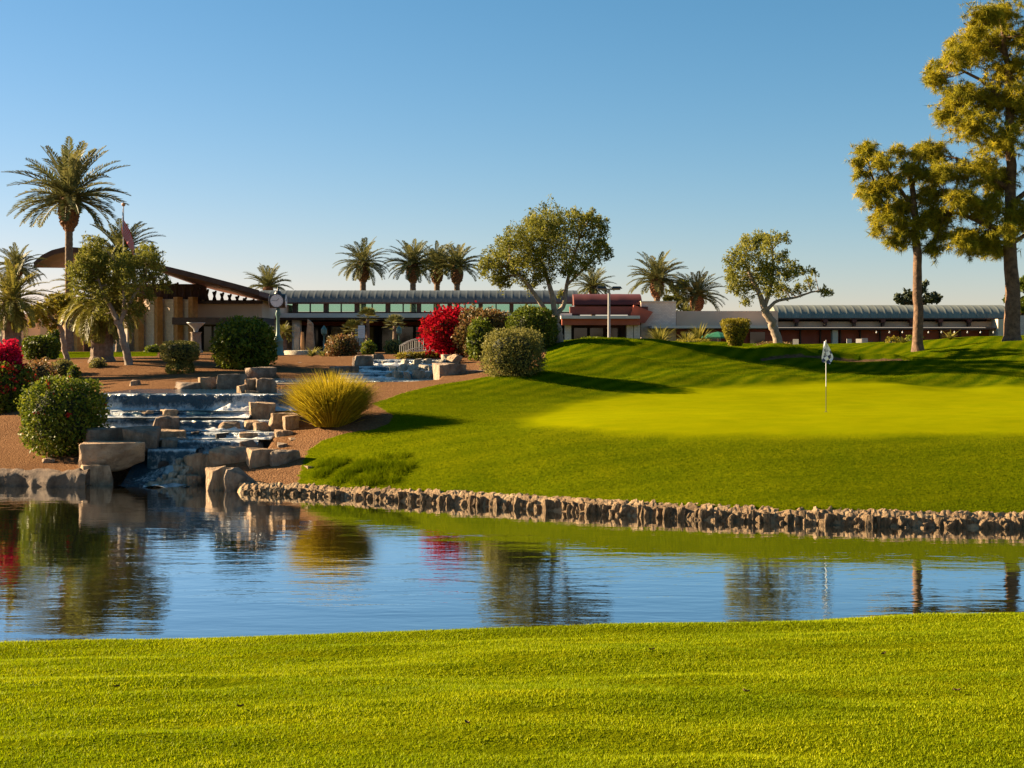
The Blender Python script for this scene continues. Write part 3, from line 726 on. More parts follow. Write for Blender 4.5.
# ------------------------------------------------------------------ foliage tools
def unit(n):
    v = NR.standard_normal((n, 3)); return v / (np.linalg.norm(v, axis=1)[:, None] + 1e-9)
def leaves(mb, Pn, L, W, tint, axis_bias=None, bias=0.0, mi=0):
    n = len(Pn); d = unit(n)
    if axis_bias is not None: d = d * (1 - bias) + axis_bias * bias; d /= np.linalg.norm(d, axis=1)[:, None] + 1e-9
    s = np.cross(d, unit(n)); s /= np.linalg.norm(s, axis=1)[:, None] + 1e-9
    l = (L * NR.uniform(.6, 1.25, n))[:, None]; w = (W * NR.uniform(.7, 1.2, n))[:, None]
    A = np.stack([Pn - d * l * .5, Pn + s * w * .5 - d * l * .05, Pn + d * l * .5, Pn - s * w * .5 - d * l * .05], 1)
    mb.polys(A, tint, mi)
def clump_leaves(mb, c, r, dens, L, W, flat=1.0, bias=None):
    """one branch clump made of smaller sprays, with gaps between them"""
    ns = max(9, int(30 * dens ** .5 * min(1.5, r ** .7))); sub = unit(ns) * (NR.random(ns) ** .42)[:, None] * r * 1.0
    sub[:, 2] *= flat
    per = int(dens * r * r * 900 / ns) + 12
    base = NR.uniform(.25, .75)
    for q in sub:
        dr = q / (np.linalg.norm(q) + 1e-6) + np.array((0, 0, .55)) + NR.normal(0, .35, 3); dr /= np.linalg.norm(dr)
        ln = r * NR.uniform(.22, .55); th = r * NR.uniform(.07, .14) + .03
        u = NR.uniform(-.5, 1.0, per)[:, None]
        p = dr * ln * u + NR.standard_normal((per, 3)) * th * (1.15 - .6 * np.abs(u))
        tint = np.clip(base * .5 + NR.uniform(0, .55, per) + NR.uniform(-.15, .15), 0, 1)
        leaves(mb, np.asarray(c) + q + p, L, W, tint, np.broadcast_to(dr, (per, 3)), .4)
def bez(p0, p1, p2, n=7):
    t = np.linspace(0, 1, n)[:, None]; return (1 - t) ** 2 * p0 + 2 * t * (1 - t) * p1 + t * t * p2

def broad_tree(name, label, cat, D, trunk, limbs, clumps, leafmat, barkmat, L=.16, W=.06, dens=1.0, group=None, spread=1.0, pine=False):
    """trunk, limbs: polylines of (px, py, radius px); clumps: (px, py, r px)"""
    g0 = G(X(trunk[0][0], D), D); base = np.array((X(trunk[0][0], D), D, g0))
    t = thing(name, label, cat, base, group)
    k = D / F
    def line(pl, z0=None):
        pts = [P(a, b, D) - base for a, b, r in pl]; rad = [max(.012, r * k) for a, b, r in pl]
        return pts, rad
    m = MB(); pts, rad = line(trunk); pts[0][2] = -.15
    # flare at the root and gentle resampling
    T = np.array(pts); ss = np.linspace(0, len(T) - 1, len(T) * 4); ii = np.arange(len(T))
    S = np.stack([np.interp(ss, ii, T[:, j]) for j in range(3)], -1); S[1:-1, 0] += NR.normal(0, .03, len(S) - 2); S[1:-1, 1] += NR.normal(0, .03, len(S) - 2)
    rr = np.interp(ss, ii, rad); rr[0] *= 1.35
    m.tube(S, rr, 10)
    nodes = [S[-1]]; nodes += [s_ for s_ in S[len(S) // 2:]]
    for pl in limbs:
        pts, rad = line(pl); pts = np.array(pts)
        off = NR.normal(0, .12 * spread, len(pts)); off[0] = 0; pts[:, 1] += np.cumsum(off)
        ss = np.linspace(0, len(pts) - 1, len(pts) * 3); ii = np.arange(len(pts))
        S = np.stack([np.interp(ss, ii, pts[:, j]) for j in range(3)], -1)
        m.tube(S, np.interp(ss, ii, rad), 7); nodes += list(S[2:])
    nodes = np.array(nodes)
    cr = MB()
    for (px, py, r) in clumps:
        rw = r * k; c = P(px, py, D) - base
        nlay = 2 if r > 9 else 1
        xspan = max(abs(q[0] - np.mean([c_[0] for c_ in clumps])) for q in clumps) * k
        rel = min(1, abs((px - np.mean([c_[0] for c_ in clumps])) * k) / (xspan + 1e-6))
        dmax = spread * xspan * .8 * math.sqrt(max(.08, 1 - rel * rel))
        for lay in range(nlay):
            dy = NR.uniform(-1, 1) * dmax * (1 if lay else .6)
            cc = c + np.array((NR.normal(0, .12 * rw), dy, NR.normal(0, .12 * rw)))
            # twig from the nearest limb
            j = np.argmin(np.linalg.norm(nodes - cc, axis=1) + np.where(nodes[:, 2] > cc[2] + .3, 3, 0))
            p0 = nodes[j]; mid = (p0 + cc) / 2 + np.array((0, 0, .12 * np.linalg.norm(cc - p0) * (-1 if pine else 1)))
            m.tube(bez(p0, mid, cc), np.linspace(.045, .010, 7) * (rw ** .5) * 1.2, 5)
            if pine: pine_clump(cr, cc, rw * 1.05)
            else: clump_leaves(cr, cc, rw * .85, dens, L, W)
    m.build('trunk', barkmat, t, smooth=True)
    cr.build('crown', leafmat, t)
    return t

def pine_clump(mb, c, r):
    ns = int(70 * (r / 1.0) ** 1.9) + 14
    q = unit(ns) * (NR.random(ns) ** .5)[:, None] * r; q[:, 2] *= .8
    for p in q:
        nn = 44; rad = NR.uniform(.20, .36); nk = 4
        d = unit(nn); d[:, 2] -= .35; d /= np.linalg.norm(d, axis=1)[:, None]
        drift = np.array((NR.normal(0, .12), NR.normal(0, .12), -abs(NR.normal(0, .1))))
        o = np.asarray(c) + p + drift * NR.random(nn)[:, None] * 2
        tip = o + d * rad * NR.uniform(.7, 1.2, nn)[:, None]
        s = np.cross(d, unit(nn)); s /= np.linalg.norm(s, axis=1)[:, None] + 1e-9; w = .014
        A = np.stack([o - s * w, o + s * w, tip], 1)
        mb.polys(A, np.clip(NR.uniform(.1, .65) + NR.uniform(-.2, .35, nn), 0, 1))

def palm_crown(mb, nf_, L, up=1.25, low=-.65, droop=1.0, leaflet=.42, wid=.05, nl=34, rng=NR):
    nf = int(nf_ * 1.45)
    for k in range(nf):
        az = k * 2.39996 + rng.normal(0, .12); u = (k + .5) / nf
        el = up + (low - up) * u ** .85 + rng.normal(0, .09); l = L * rng.uniform(.85, 1.08) * (.82 + .18 * math.sin(math.pi * min(1, u + .15)))
        n = 14; s = np.linspace(0, 1, n)
        ang = el - droop * (.35 + .75 * max(0, math.cos(el))) * s ** 1.5
        dl = l / (n - 1); r = np.concatenate([[0], np.cumsum(np.cos(ang[:-1]) * dl)]); z = np.concatenate([[0], np.cumsum(np.sin(ang[:-1]) * dl)])
        h = np.array((math.cos(az), math.sin(az), 0)); side = np.array((-math.sin(az), math.cos(az), 0))
        pts = r[:, None] * h + np.array((0, 0, 1.0)) * z[:, None]
        tw = rng.normal(0, .35)
        mb.tube(pts, np.linspace(.045, .010, n) * (L / 3.5), 4, .75)
        tt = np.linspace(.14, 1.0, nl); ti = tt * (n - 1)
        pp = np.stack([np.interp(ti, np.arange(n), pts[:, j]) for j in range(3)], -1)
        aa = np.interp(ti, np.arange(n), ang)
        fw = np.cos(aa)[:, None] * h + np.sin(aa)[:, None] * np.array((0, 0, 1.0)); upv = -np.sin(aa)[:, None] * h + np.cos(aa)[:, None] * np.array((0, 0, 1.0))
        base = rng.uniform(.15, .75) * (.75 + .25 * (1 - u))
        for sg in (-1, 1):
            ll = leaflet * (np.sin(np.pi * np.clip(tt * .86 + .14, 0, 1)) ** .55 + .12) * rng.uniform(.85, 1.15, nl) * (L / 3.5)
            sd = sg * side * math.cos(tw) + upv * (.42 + sg * math.sin(tw) * .5)
            d = fw * .85 + sd * .85 + rng.normal(0, .10, (nl, 3)); d /= np.linalg.norm(d, axis=1)[:, None]
            tip = pp + d * ll[:, None]; tip[:, 2] -= .10 * ll
            w = np.cross(d, upv); w /= np.linalg.norm(w, axis=1)[:, None] + 1e-9
            ww = wid * (L / 3.5)
            mid = pp + d * ll[:, None] * .45
            A = np.stack([pp, mid + w * ww * .5, tip, mid - w * ww * .5], 1)
            mb.polys(A, np.clip(base + rng.uniform(-.15, .25, nl), 0, 1))

def palm(name, label, cat, px, py_crown, D, L, trunk_w, boot_h=0., boot_w=0., nf=62, mat='palm', base_py=None, up=1.35, low=-.6, droop=1.0, lean=0.0, group=None, taper=.8, wid=.085, leaflet=.52):
    x = X(px, D); g = G(x, D); zc = Z(py_crown, D)
    t = thing(name, label, cat, (x, D, g), group); H = zc - g
    m = MB(); n = max(10, int(H / .18)); zz = np.linspace(-.2, H - boot_h * .6, n)
    rad = trunk_w / 2 * np.interp(zz / H, [0, .12, 1], [1.25, 1.0, taper]) * (1 + .07 * (np.arange(n) % 2))
    lx = lean * np.sin(zz / H * 1.6)
    m.tube(np.stack([lx, 0 * zz, zz], -1), rad, 12); m.build('trunk', M['bark_palm'], t)
    top = lean * math.sin(1.6)
    if boot_h:
        m = MB(); zb = H - boot_h
        for i in range(110):        # stubs of cut leaf bases
            u = i / 110; a = i * 2.39996; rr = boot_w / 2 * (1.0 - .75 * abs(u - .55) ** 1.5) * (.75 if u < .12 else 1)
            p0 = np.array((top + math.cos(a) * rr * .45, math.sin(a) * rr * .45, zb + u * boot_h)); d = np.array((math.cos(a) * .75, math.sin(a) * .75, .55))
            m.tube([p0, p0 + d * rr * .75], [rr * .34, rr * .20], 5, R.random())
        m.lathe([(boot_w * .18, zb - .05), (boot_w * .34, zb + boot_h * .3), (boot_w * .38, zb + boot_h * .7), (boot_w * .15, zb + boot_h * 1.02)], (top, 0, 0), 12, .3)
        m.build('leaf_base', M['boot'], t)
    m = MB(); palm_crown(m, nf, L, up, low, droop, leaflet, wid)
    c = m.build('crown', M[mat], t); c.location = (top, 0, H)
    return t

def fan_palm(name, label, cat, px, py_top, D, r, trunk_w, mat='palm_yellow', group=None, base=None):
    x = X(px, D); g = G(x, D); H = Z(py_top, D) + 0 - g
    t = thing(name, label, cat, (x, D, g), group)
    m = MB(); zz = np.linspace(-.1, H, 14); m.tube(np.stack([.05 * np.sin(zz), 0 * zz, zz], -1), trunk_w / 2 * np.linspace(1.2, .8, 14), 9); m.build('trunk', M['bark_palm'], t)
    m = MB()
    for k in range(20):
        az = k * 2.4; el = 1.45 - 1.75 * (k / 20); d = np.array((math.cos(az) * math.cos(el), math.sin(az) * math.cos(el), math.sin(el)))
        hub = d * r * .5; m.tube([(0, 0, 0), hub], [.012, .008], 4, .5)
        s = np.cross(d, (0, 0, 1.)); s /= np.linalg.norm(s) + 1e-9; u = np.cross(s, d)
        for q in range(13):
            a = (q - 6) * .2; e = d * math.cos(a) + s * math.sin(a); e = e + np.array((0, 0, -.15)); w = np.cross(e, u)
            w /= np.linalg.norm(w); tip = hub + e * r * .55; mid = hub + e * r * .3
            m.polys(np.array([[hub, mid + w * r * .045, tip, mid - w * r * .045]]), R.uniform(.2, .9))
    c = m.build('crown', M[mat], t); c.location = (.05 * math.sin(H), 0, H)
    return t

def shrub(name, label, cat, px0, py0, px1, py1, D, mat='hedge', power=2.0, L=.10, W=.06, dens=1.0, depth=None, flower=0.0, ragged=.06, vase=0.0, taper=0., group=None, twig=False, base_z=None):
    """clipped or loose shrub filling the given outline; power 2 = ball, 5 = box"""
    w = (px1 - px0) / F * D / 2; cx = X((px0 + px1) / 2, D); d = depth or w
    yc = D + d * .5; g = G(cx, yc) if base_z is None else base_z
    zt = Z(py0, D); zb = min(Z(py1, D), g + .05); h = (zt - zb) / 2
    t = thing(name, label, cat, (cx, yc, zb), group)
    area = 4 * math.pi * ((w * d + w * h + d * h) / 3); n = int(area * 620 * dens * (.09 / L) ** 1.2)
    v = unit(n); k = (np.abs(v[:, 0]) ** power + np.abs(v[:, 1]) ** power + np.abs(v[:, 2]) ** power) ** (-1 / power)
    lump = 1 + ragged * 2.2 * (vnoise(v[:, 0] * 3.1 + px0, v[:, 1] * 3.1 + v[:, 2] * 3.7, int(px0)) - .5)
    rad = lump * (1 - .30 * NR.random(n) ** 2.2 + ragged * NR.standard_normal(n) * .5)
    p = v * (k * rad)[:, None]
    if vase: p[:, :2] *= (1 - vase * (1 - (p[:, 2:3] + 1) / 2))
    if taper: p[:, :2] *= (1 - taper * ((p[:, 2:3] + 1) / 2))
    q = p * np.array((w, d, h)) + np.array((0, 0, h))
    tint = np.clip(.5 * vnoise(v[:, 0] * 4 + 7, v[:, 2] * 4 + v[:, 1] * 3, 5) + .55 * NR.random(n), 0, .92)
    if flower: tint = np.where((vnoise(v[:, 0] * 5 + 3, v[:, 2] * 5 + v[:, 1] * 4, 8) > 1 - flower) & (NR.random(n) < .7), 1.0, tint)
    m = MB(); leaves(m, q, L, W, tint, v, .25)
    m.build('foliage', M[mat], t)
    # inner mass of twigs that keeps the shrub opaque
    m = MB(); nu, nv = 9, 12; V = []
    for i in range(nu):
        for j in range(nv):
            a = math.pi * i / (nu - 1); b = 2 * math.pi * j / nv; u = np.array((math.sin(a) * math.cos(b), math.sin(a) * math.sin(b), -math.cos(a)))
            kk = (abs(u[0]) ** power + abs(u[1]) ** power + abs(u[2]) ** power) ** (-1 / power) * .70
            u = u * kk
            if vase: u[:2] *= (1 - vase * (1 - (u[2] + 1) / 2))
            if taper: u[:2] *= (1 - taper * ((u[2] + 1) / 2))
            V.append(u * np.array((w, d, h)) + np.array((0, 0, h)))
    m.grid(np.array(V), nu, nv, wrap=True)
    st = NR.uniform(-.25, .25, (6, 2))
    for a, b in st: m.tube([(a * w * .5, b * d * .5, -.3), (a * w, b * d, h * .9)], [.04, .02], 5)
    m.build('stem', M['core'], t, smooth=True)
    return t

def spiky(name, label, cat, px, py0, py1, D, r, mat='palm_yellow', n=60, group=None, w=.05, droop=.5):
    x = X(px, D); g = G(x, D); H = Z(py0, D) - g
    m = MB()
    for k in range(n):
        a = R.uniform(0, 6.28); e = R.uniform(.25, 1.45); L = H * R.uniform(.75, 1.1) if e > .9 else r * R.uniform(.8, 1.15)
        s = np.linspace(0, 1, 5); ang = e - droop * s ** 1.5; dl = L / 4
        rr = np.concatenate([[0], np.cumsum(np.cos(ang[:-1]) * dl)]); zz = np.concatenate([[0], np.cumsum(np.sin(ang[:-1]) * dl)])
        pts = np.stack([math.cos(a) * rr, math.sin(a) * rr, zz], -1); sd = np.array((-math.sin(a), math.cos(a), 0)); ww = w * np.array([.8, 1, .8, .45, .02])[:, None]
        Lf = pts - sd * ww; Rt = pts + sd * ww
        m.polys(np.stack([Lf[:-1], Rt[:-1], Rt[1:], Lf[1:]], 1), R.uniform(.05, .95))
    o = m.build(name, M[mat]); o.location = (x, D, g)
    return tag(o, label, cat, group)

# ------------------------------------------------------------------ trees
broad_tree('olive_tree', 'multi stemmed olive tree with the widest crown, left of the lamp post', 'tree', 62,
    [(560, 346, 5), (558, 335, 4.6), (555, 316, 4.2)],
    [[(555, 316, 3.6), (546, 311, 2.8), (538, 299, 2.2), (525, 280, 1.6), (510, 268, 1)], [(555, 316, 3.2), (553, 298, 2.8), (548, 280, 2.2), (540, 258, 1.6), (545, 235, 1)],
     [(555, 316, 3), (564, 306, 2.4), (567, 285, 2), (572, 262, 1.5), (580, 238, 1)], [(567, 285, 1.5), (585, 268, 1.2), (598, 255, .8)]],
    [(500, 262, 20), (490, 266, 13), (520, 242, 20), (508, 248, 16), (545, 228, 20), (532, 232, 16), (575, 221, 14), (588, 218, 10), (592, 234, 17), (603, 248, 11), (561, 248, 24), (540, 252, 22), (530, 266, 19), (584, 258, 16), (503, 279, 11), (545, 276, 14), (515, 272, 14), (570, 272, 11), (607, 256, 6), (600, 222, 8), (560, 226, 14), (493, 280, 7), (530, 284, 9), (563, 292, 5)],
    M['olive'], M['bark_grey'], L=.15, W=.052, dens=1.35)
broad_tree('olive_tree', 'olive tree on the right half of the lawn crest with one thin branch reaching right', 'tree', 63,
    [(780, 351, 5), (777, 335, 4.5), (772, 322, 4.2), (764, 308, 4)],
    [[(764, 308, 3.2), (760, 295, 2.6), (752, 278, 2), (745, 262, 1.2)], [(764, 308, 2.6), (770, 290, 2), (773, 268, 1.6), (772, 250, 1)], [(767, 310, 2), (776, 301, 1.6), (798, 297, 1.2), (815, 291, .9), (828, 292, .5)]],
    [(738, 262, 16), (752, 247, 14), (768, 245, 15), (784, 239, 7), (742, 280, 17), (765, 266, 19), (782, 272, 13), (786, 256, 9), (765, 286, 15), (786, 288, 10), (800, 288, 8), (805, 270, 7), (812, 282, 8), (817, 272, 5), (821, 291, 6), (829, 292, 4), (732, 288, 9), (748, 298, 7), (728, 272, 8), (757, 240, 6), (772, 236, 6)],
    M['olive'], M['bark_grey'], L=.15, W=.052, dens=1.35)
broad_tree('olive_tree', 'bushy olive tree with a pale forked trunk, just right of the thick palm', 'tree', 60,
    [(129, 366, 4.5), (126, 350, 3.8), (121, 332, 3.4), (117, 320, 3)],
    [[(117, 320, 2.6), (110, 306, 2.2), (104, 296, 1.6), (98, 275, 1)], [(119, 326, 2.4), (124, 312, 2), (125, 300, 1.6), (122, 270, 1)], [(124, 314, 2), (132, 300, 1.6), (139, 286, 1.2), (148, 268, .8)]],
    [(100, 262, 17), (118, 261, 16), (145, 258, 13), (90, 284, 14), (113, 284, 20), (138, 280, 18), (154, 274, 11), (164, 287, 7), (82, 262, 10), (130, 302, 11), (156, 251, 7), (103, 300, 12), (128, 266, 16), (86, 296, 9), (105, 247, 9), (148, 296, 9), (168, 280, 5), (92, 250, 13), (80, 276, 12), (76, 292, 8), (140, 250, 8), (158, 262, 11), (100, 315, 8), (140, 312, 8), (70, 268, 7), (96, 270, 14)],
    M['olive'], M['bark_grey'], L=.15, W=.052, dens=1.35)
broad_tree('small_tree', 'small slanting tree with yellowish foliage left of the thick palm', 'tree', 66,
    [(68, 358, 3), (64, 342, 2.6), (60, 326, 2.2)], [[(60, 326, 1.8), (50, 316, 1.4), (42, 310, .8)], [(60, 326, 1.8), (70, 316, 1.2), (78, 308, .8)]],
    [(40, 312, 11), (52, 308, 13), (66, 308, 13), (78, 306, 9), (48, 322, 9), (62, 298, 9), (33, 320, 7)], M['yellow_shrub'], M['bark_grey'], L=.2, W=.09, dens=1.0)
broad_tree('pine_tree', 'towering pine with a bare thick trunk at the right edge of the view', 'tree', 64,
    [(1012, 340, 8.8), (1012, 300, 7.6), (1011, 240, 6.4), (1010, 150, 4.8), (1008, 70, 3.5), (1000, 12, 1.2)],
    [[(1011, 232, 3.5), (990, 226, 2.8), (965, 215, 2), (945, 210, 1.2)], [(1010, 190, 3.2), (985, 172, 2.4), (955, 158, 1.5)], [(1010, 150, 3), (985, 128, 2), (955, 105, 1.2)],
     [(1010, 205, 3), (1035, 185, 2.2), (1060, 165, 1.2)], [(1009, 105, 2.4), (980, 80, 1.6), (950, 64, 1)], [(1009, 110, 2.4), (1035, 90, 1.6), (1062, 82, 1)], [(1006, 55, 1.8), (985, 35, 1.2), (965, 22, .7)], [(1010, 245, 2.5), (1030, 232, 1.8), (1050, 226, 1)]],
    [(975, 22, 17), (1002, 14, 16), (1030, 34, 22), (950, 60, 15), (978, 52, 20), (1012, 66, 22), (958, 90, 19), (992, 100, 23), (942, 74, 11), (964, 126, 21), (1000, 140, 22), (1030, 112, 24), (938, 148, 15), (968, 168, 21), (1006, 178, 20), (955, 198, 16), (985, 208, 20), (1018, 214, 18), (1045, 165, 25), (1062, 92, 27), (1048, 26, 20), (998, 232, 12), (944, 218, 12), (970, 232, 11), (1040, 215, 20), (962, 38, 10), (935, 172, 11), (1000, 40, 14), (1066, 200, 16), (1020, 95, 18), (945, 110, 11), (1070, 140, 20), (958, 240, 13), (985, 238, 13), (1006, 246, 10), (940, 248, 7), (972, 250, 8)],
    M['pine'], M['bark_pine'], spread=.75, pine=True)
broad_tree('pine_tree', 'shorter lopsided pine with a straight orange trunk, left of the towering pine', 'tree', 65,
    [(918, 342, 5.6), (918, 300, 4.8), (917, 250, 4.3), (914, 200, 3.3), (908, 165, 2)],
    [[(917, 240, 2.6), (900, 222, 2), (882, 200, 1.4), (872, 172, .9)], [(916, 215, 2.4), (900, 190, 1.6), (885, 168, 1)], [(916, 225, 2.2), (935, 205, 1.4), (945, 190, .8)], [(912, 190, 1.8), (918, 165, 1.2), (924, 150, .8)]],
    [(868, 148, 10), (860, 160, 8), (878, 162, 11), (902, 150, 9), (868, 190, 10), (888, 184, 15), (912, 170, 14), (903, 204, 15), (928, 194, 15), (884, 213, 12), (904, 226, 12), (924, 220, 12), (943, 232, 9), (895, 238, 7), (924, 150, 11), (934, 174, 12), (862, 172, 6), (876, 202, 9), (940, 212, 11), (900, 241, 9), (915, 236, 9), (880, 229, 8), (932, 243, 9)],
    M['pine'], M['bark_pine'], spread=.7, pine=True)
broad_tree('far_tree', 'low dark tree showing above the grey green vault roof behind the shorter pine', 'tree', 135, [(916, 345, 3), (916, 310, 2.5)], [],
    [(900, 299, 6), (910, 294, 7), (920, 290, 8), (932, 295, 7), (938, 300, 5), (905, 303, 6), (925, 302, 8), (915, 303, 7)], M['far_tree'], M['bark_pine'], L=.35, W=.2, dens=.5)
broad_tree('far_tree', 'dark green tree behind the trunk of the towering pine at the right edge', 'tree', 125, [(1022, 345, 3), (1022, 310, 2.5)], [],
    [(1008, 300, 7), (1018, 290, 9), (1028, 284, 10), (1022, 305, 10), (1034, 300, 11), (1010, 312, 7), (1026, 316, 9), (1044, 290, 12)], M['hedge'], M['bark_pine'], L=.35, W=.2, dens=.5)
broad_tree('far_tree', 'round olive green tree between the two palms behind the pale brick block', 'tree', 132, [(684, 345, 3), (684, 312, 2.5)], [],
    [(675, 290, 8), (684, 282, 8), (678, 302, 9), (690, 298, 9), (668, 297, 6), (684, 311, 9)], M['olive'], M['bark_pine'], L=.35, W=.2, dens=.55)

palm('palm_tree', 'tallest date palm, towering over the left hall beside the flagpole', 'palm tree', 69, 199, 92, 4.3, .55, 2.1, 1.3, 44, up=1.45, low=-.35, droop=.8)
palm('palm_tree', 'date palm with its fronds fanning out behind the bushy olive tree', 'palm tree', 120, 254, 88, 2.9, .5, 1.0, .9, 44)
palm('palm_tree', 'shaggy palm with a stubbly trunk at the left edge above the pink flowers', 'palm tree', 12, 300, 58, 1.9, .72, .0, 0, 46, 'palm_yellow', up=1.4, low=-.9, taper=1.0)
palm('palm_tree', 'palm with grey fronds standing behind the shaggy palm at the left edge', 'palm tree', 17, 268, 84, 1.9, .5, .5, .8, 36)
palm('palm_tree', 'thick trunked low palm with drooping green fronds beside the bushy olive tree', 'palm tree', 102, 300, 62, 2.5, .95, .0, 0, 50, 'palm_yellow', up=1.3, low=-1.1, taper=.9, droop=1.2)
back = 'date palms behind the clubhouse'
palm('palm_tree', 'low palm peeking over the roof just right of the left hall', 'palm tree', 268, 288, 128, 2.6, .5, .6, .9, 30, group=back, low=.1)
palm('palm_tree', 'palm farthest left in the row of four behind the blue vault roof', 'palm tree', 363, 264, 130, 3.0, .62, 1.7, 1.2, 38, group=back, low=-.5, droop=1.0)
palm('palm_tree', 'second palm from the left in the row of four behind the blue vault roof', 'palm tree', 413, 266, 130, 3.1, .6, 1.6, 1.2, 38, group=back, low=-.25)
palm('palm_tree', 'third palm in the row of four, half hidden between its neighbours behind the vault roof', 'palm tree', 437, 268, 134, 3.0, .6, 1.6, 1.15, 36, group=back, low=-.05)
palm('palm_tree', 'palm nearest the wide crowned olive tree in the row of four behind the roof', 'palm tree', 457, 268, 132, 3.1, .6, 1.6, 1.15, 36, group=back, low=-.1)
palm('palm_tree', 'small palm just right of the wide crowned olive tree, behind the red roof', 'palm tree', 593, 288, 135, 2.6, .5, .8, .8, 34, group=back, low=-.3)
palm('palm_tree', 'palm with an orange brown bole behind the pale brick block', 'palm tree', 657, 281, 126, 3.3, .6, 1.6, 1.2, 40, group=back, low=-.2)
palm('palm_tree', 'palm behind the tan wall between the pale brick block and the right olive tree', 'palm tree', 697, 297, 126, 3.0, .6, 1.4, 1.2, 38, group=back, low=-.25)
palm('palm_tree', 'squat palm with a shaggy bole in front of the covered porch by the clock', 'palm tree', 284, 333, 90, .9, .35, .4, .4, 30, 'palm_yellow')
fan_palm('fan_palm', 'slim fan palm with the tallest bare stem in the middle of the plaza', 'palm tree', 367, 319, 88, .85, .25)
fan_palm('fan_palm', 'shorter fan palm left of the slim tall one in the plaza', 'palm tree', 352, 332, 88, .9, .22)
fan_palm('fan_palm', 'grey green fan palm in the shade right of the slim tall one', 'palm tree', 394, 326, 93, .9, .28, 'palm')

# ------------------------------------------------------------------ shrubs
shrub('hedge', 'big round flowering hedge at the left end of the pond, sunlit on its left', 'hedge', 20, 379, 96, 455, 41.8, 'hedge_rose', 3.0, .12, .075, 1.25, flower=.10, ragged=.09)
shrub('hedge', 'large dark ball hedge in front of the porch, sunlit only on its left side', 'hedge', 210, 319, 275, 373, 58, 'hedge', 2.3, .15, .10, 1.1, ragged=.11, flower=0)
shrub('bush', 'green leafy bush under the pink flowers at the left edge', 'bush', -34, 362, 30, 418, 50, 'hedge_rose', 2.2, .14, .09, 1.0, flower=.30, ragged=.12)
shrub('bougainvillea', 'bright pink flowering bush at the left edge of the view', 'flower bush', -14, 343, 20, 378, 50.5, 'pinkflower', 2.0, .13, .10, 1.2, ragged=.16, base_z=2.3)
shrub('bush', 'straggly red tipped bush between the pink flowers and the round hedge', 'bush', 18, 360, 52, 392, 53.5, 'redgreen', 2.0, .13, .07, .7, ragged=.2)
shrub('hedge', 'dark boxy hedge beside the shaggy palm at the left', 'hedge', 22, 336, 54, 361, 70, 'hedge', 4, .15, .10, 1.0)
shrub('bush', 'small grey green bush on the gravel left of the thick palm', 'bush', 50, 359, 72, 378, 58, 'sage', 2, .12, .06, .8, ragged=.15)
shrub('bush', 'small green bush behind the round flowering hedge', 'bush', 66, 365, 80, 381, 55, 'hedge', 2, .12, .07, .8, ragged=.15)
shrub('bush', 'low scrubby bush at the foot of the thick palm', 'bush', 88, 358, 104, 373, 59.5, 'sage', 2, .12, .06, .8, ragged=.15)
tp = shrub('topiary', 'small grey green shrub clipped in two tiers on the gravel slope', 'shrub', 160, 341, 196, 362, 56.5, 'sage', 4, .10, .055, 1.2, ragged=.03, base_z=G(X(178, 56.5), 57) + .62)
m = MB(); n = 2600; v = unit(n); q = v * (1 - .3 * NR.random(n) ** 2)[:, None] * np.array((.58, .58, .42)); leaves(m, q + np.array((0, 0, -.28)), .10, .055, np.clip(NR.random(n), 0, .92)); m.build('lower_tier', M['sage'], tp)
shrub('bush', 'orange and green bush in the plaza left of the fan palms', 'bush', 324, 335, 357, 360, 70, 'redgreen', 2.2, .14, .08, 1.0, ragged=.13)
shrub('bougainvillea', 'scarlet bougainvillea beside the footbridge, tallest red bush', 'flower bush', 425, 308, 474, 357, 63, 'bougainvillea', 2.0, .15, .11, 1.3, ragged=.30)
shrub('bush', 'dark green bush growing against the scarlet bougainvillea on its right', 'bush', 456, 309, 512, 360, 62, 'redgreen', 2.2, .16, .10, 1.0, ragged=.14)
shrub('bush', 'leafy green bush low behind the boxy shrub', 'bush', 466, 320, 496, 362, 60.5, 'hedge', 2.2, .16, .10, 1.0, ragged=.14)
shrub('hedge', 'rounded green hedge left of the olive trunk on the lawn crest', 'hedge', 508, 307, 556, 350, 60.5, 'hedge', 2.6, .12, .075, 1.2, ragged=.10)
shrub('hedge', 'boxy sage green shrub in front on the edge of the lawn', 'hedge', 484, 329, 541, 379, 50.5, 'sage', 3.6, .11, .06, 1.3, ragged=.12, taper=-.05)
shrub('hedge', 'low green mound of hedge at the foot of the wide crowned olive tree', 'hedge', 533, 338, 553, 348, 62, 'hedge', 2.5, .12, .08, 1.0)
shrub('hedge', 'flat dark hedge in front of the red pavilion below the lamp', 'hedge', 580, 337, 606, 347, 66, 'hedge', 3.5, .12, .08, .9)
shrub('topiary', 'vase shaped clipped shrub on the lawn crest beside the green umbrella', 'shrub', 720, 319, 753, 350, 64, 'yellow_shrub', 5.0, .11, .06, 1.5, vase=.74, ragged=.05)
shrub('bush', 'low pinkish scrub at the foot of the right olive tree', 'bush', 756, 342, 794, 353, 66, 'redgreen', 2.5, .11, .05, .9, ragged=.15)
shrub('bush', 'low golden scrub between the two small palms in front of the tan wall', 'bush', 676, 339, 712, 349, 67, 'yellow_shrub', 2.5, .11, .05, .8, ragged=.15)
shrub('bush', 'yellow green bush left of the shorter pine trunk', 'bush', 886, 337, 906, 355, 70, 'yellow_shrub', 2.2, .13, .07, .8, ragged=.15)
shrub('bush', 'green bush right of the shorter pine trunk base', 'bush', 906, 335, 926, 352, 71, 'hedge', 2.2, .13, .07, .8, ragged=.15)
shrub('bush', 'dry sparse bush by the rust red wall left of the yellow green bush', 'bush', 872, 344, 890, 356, 72, 'sage', 2.2, .13, .06, .6, ragged=.2)
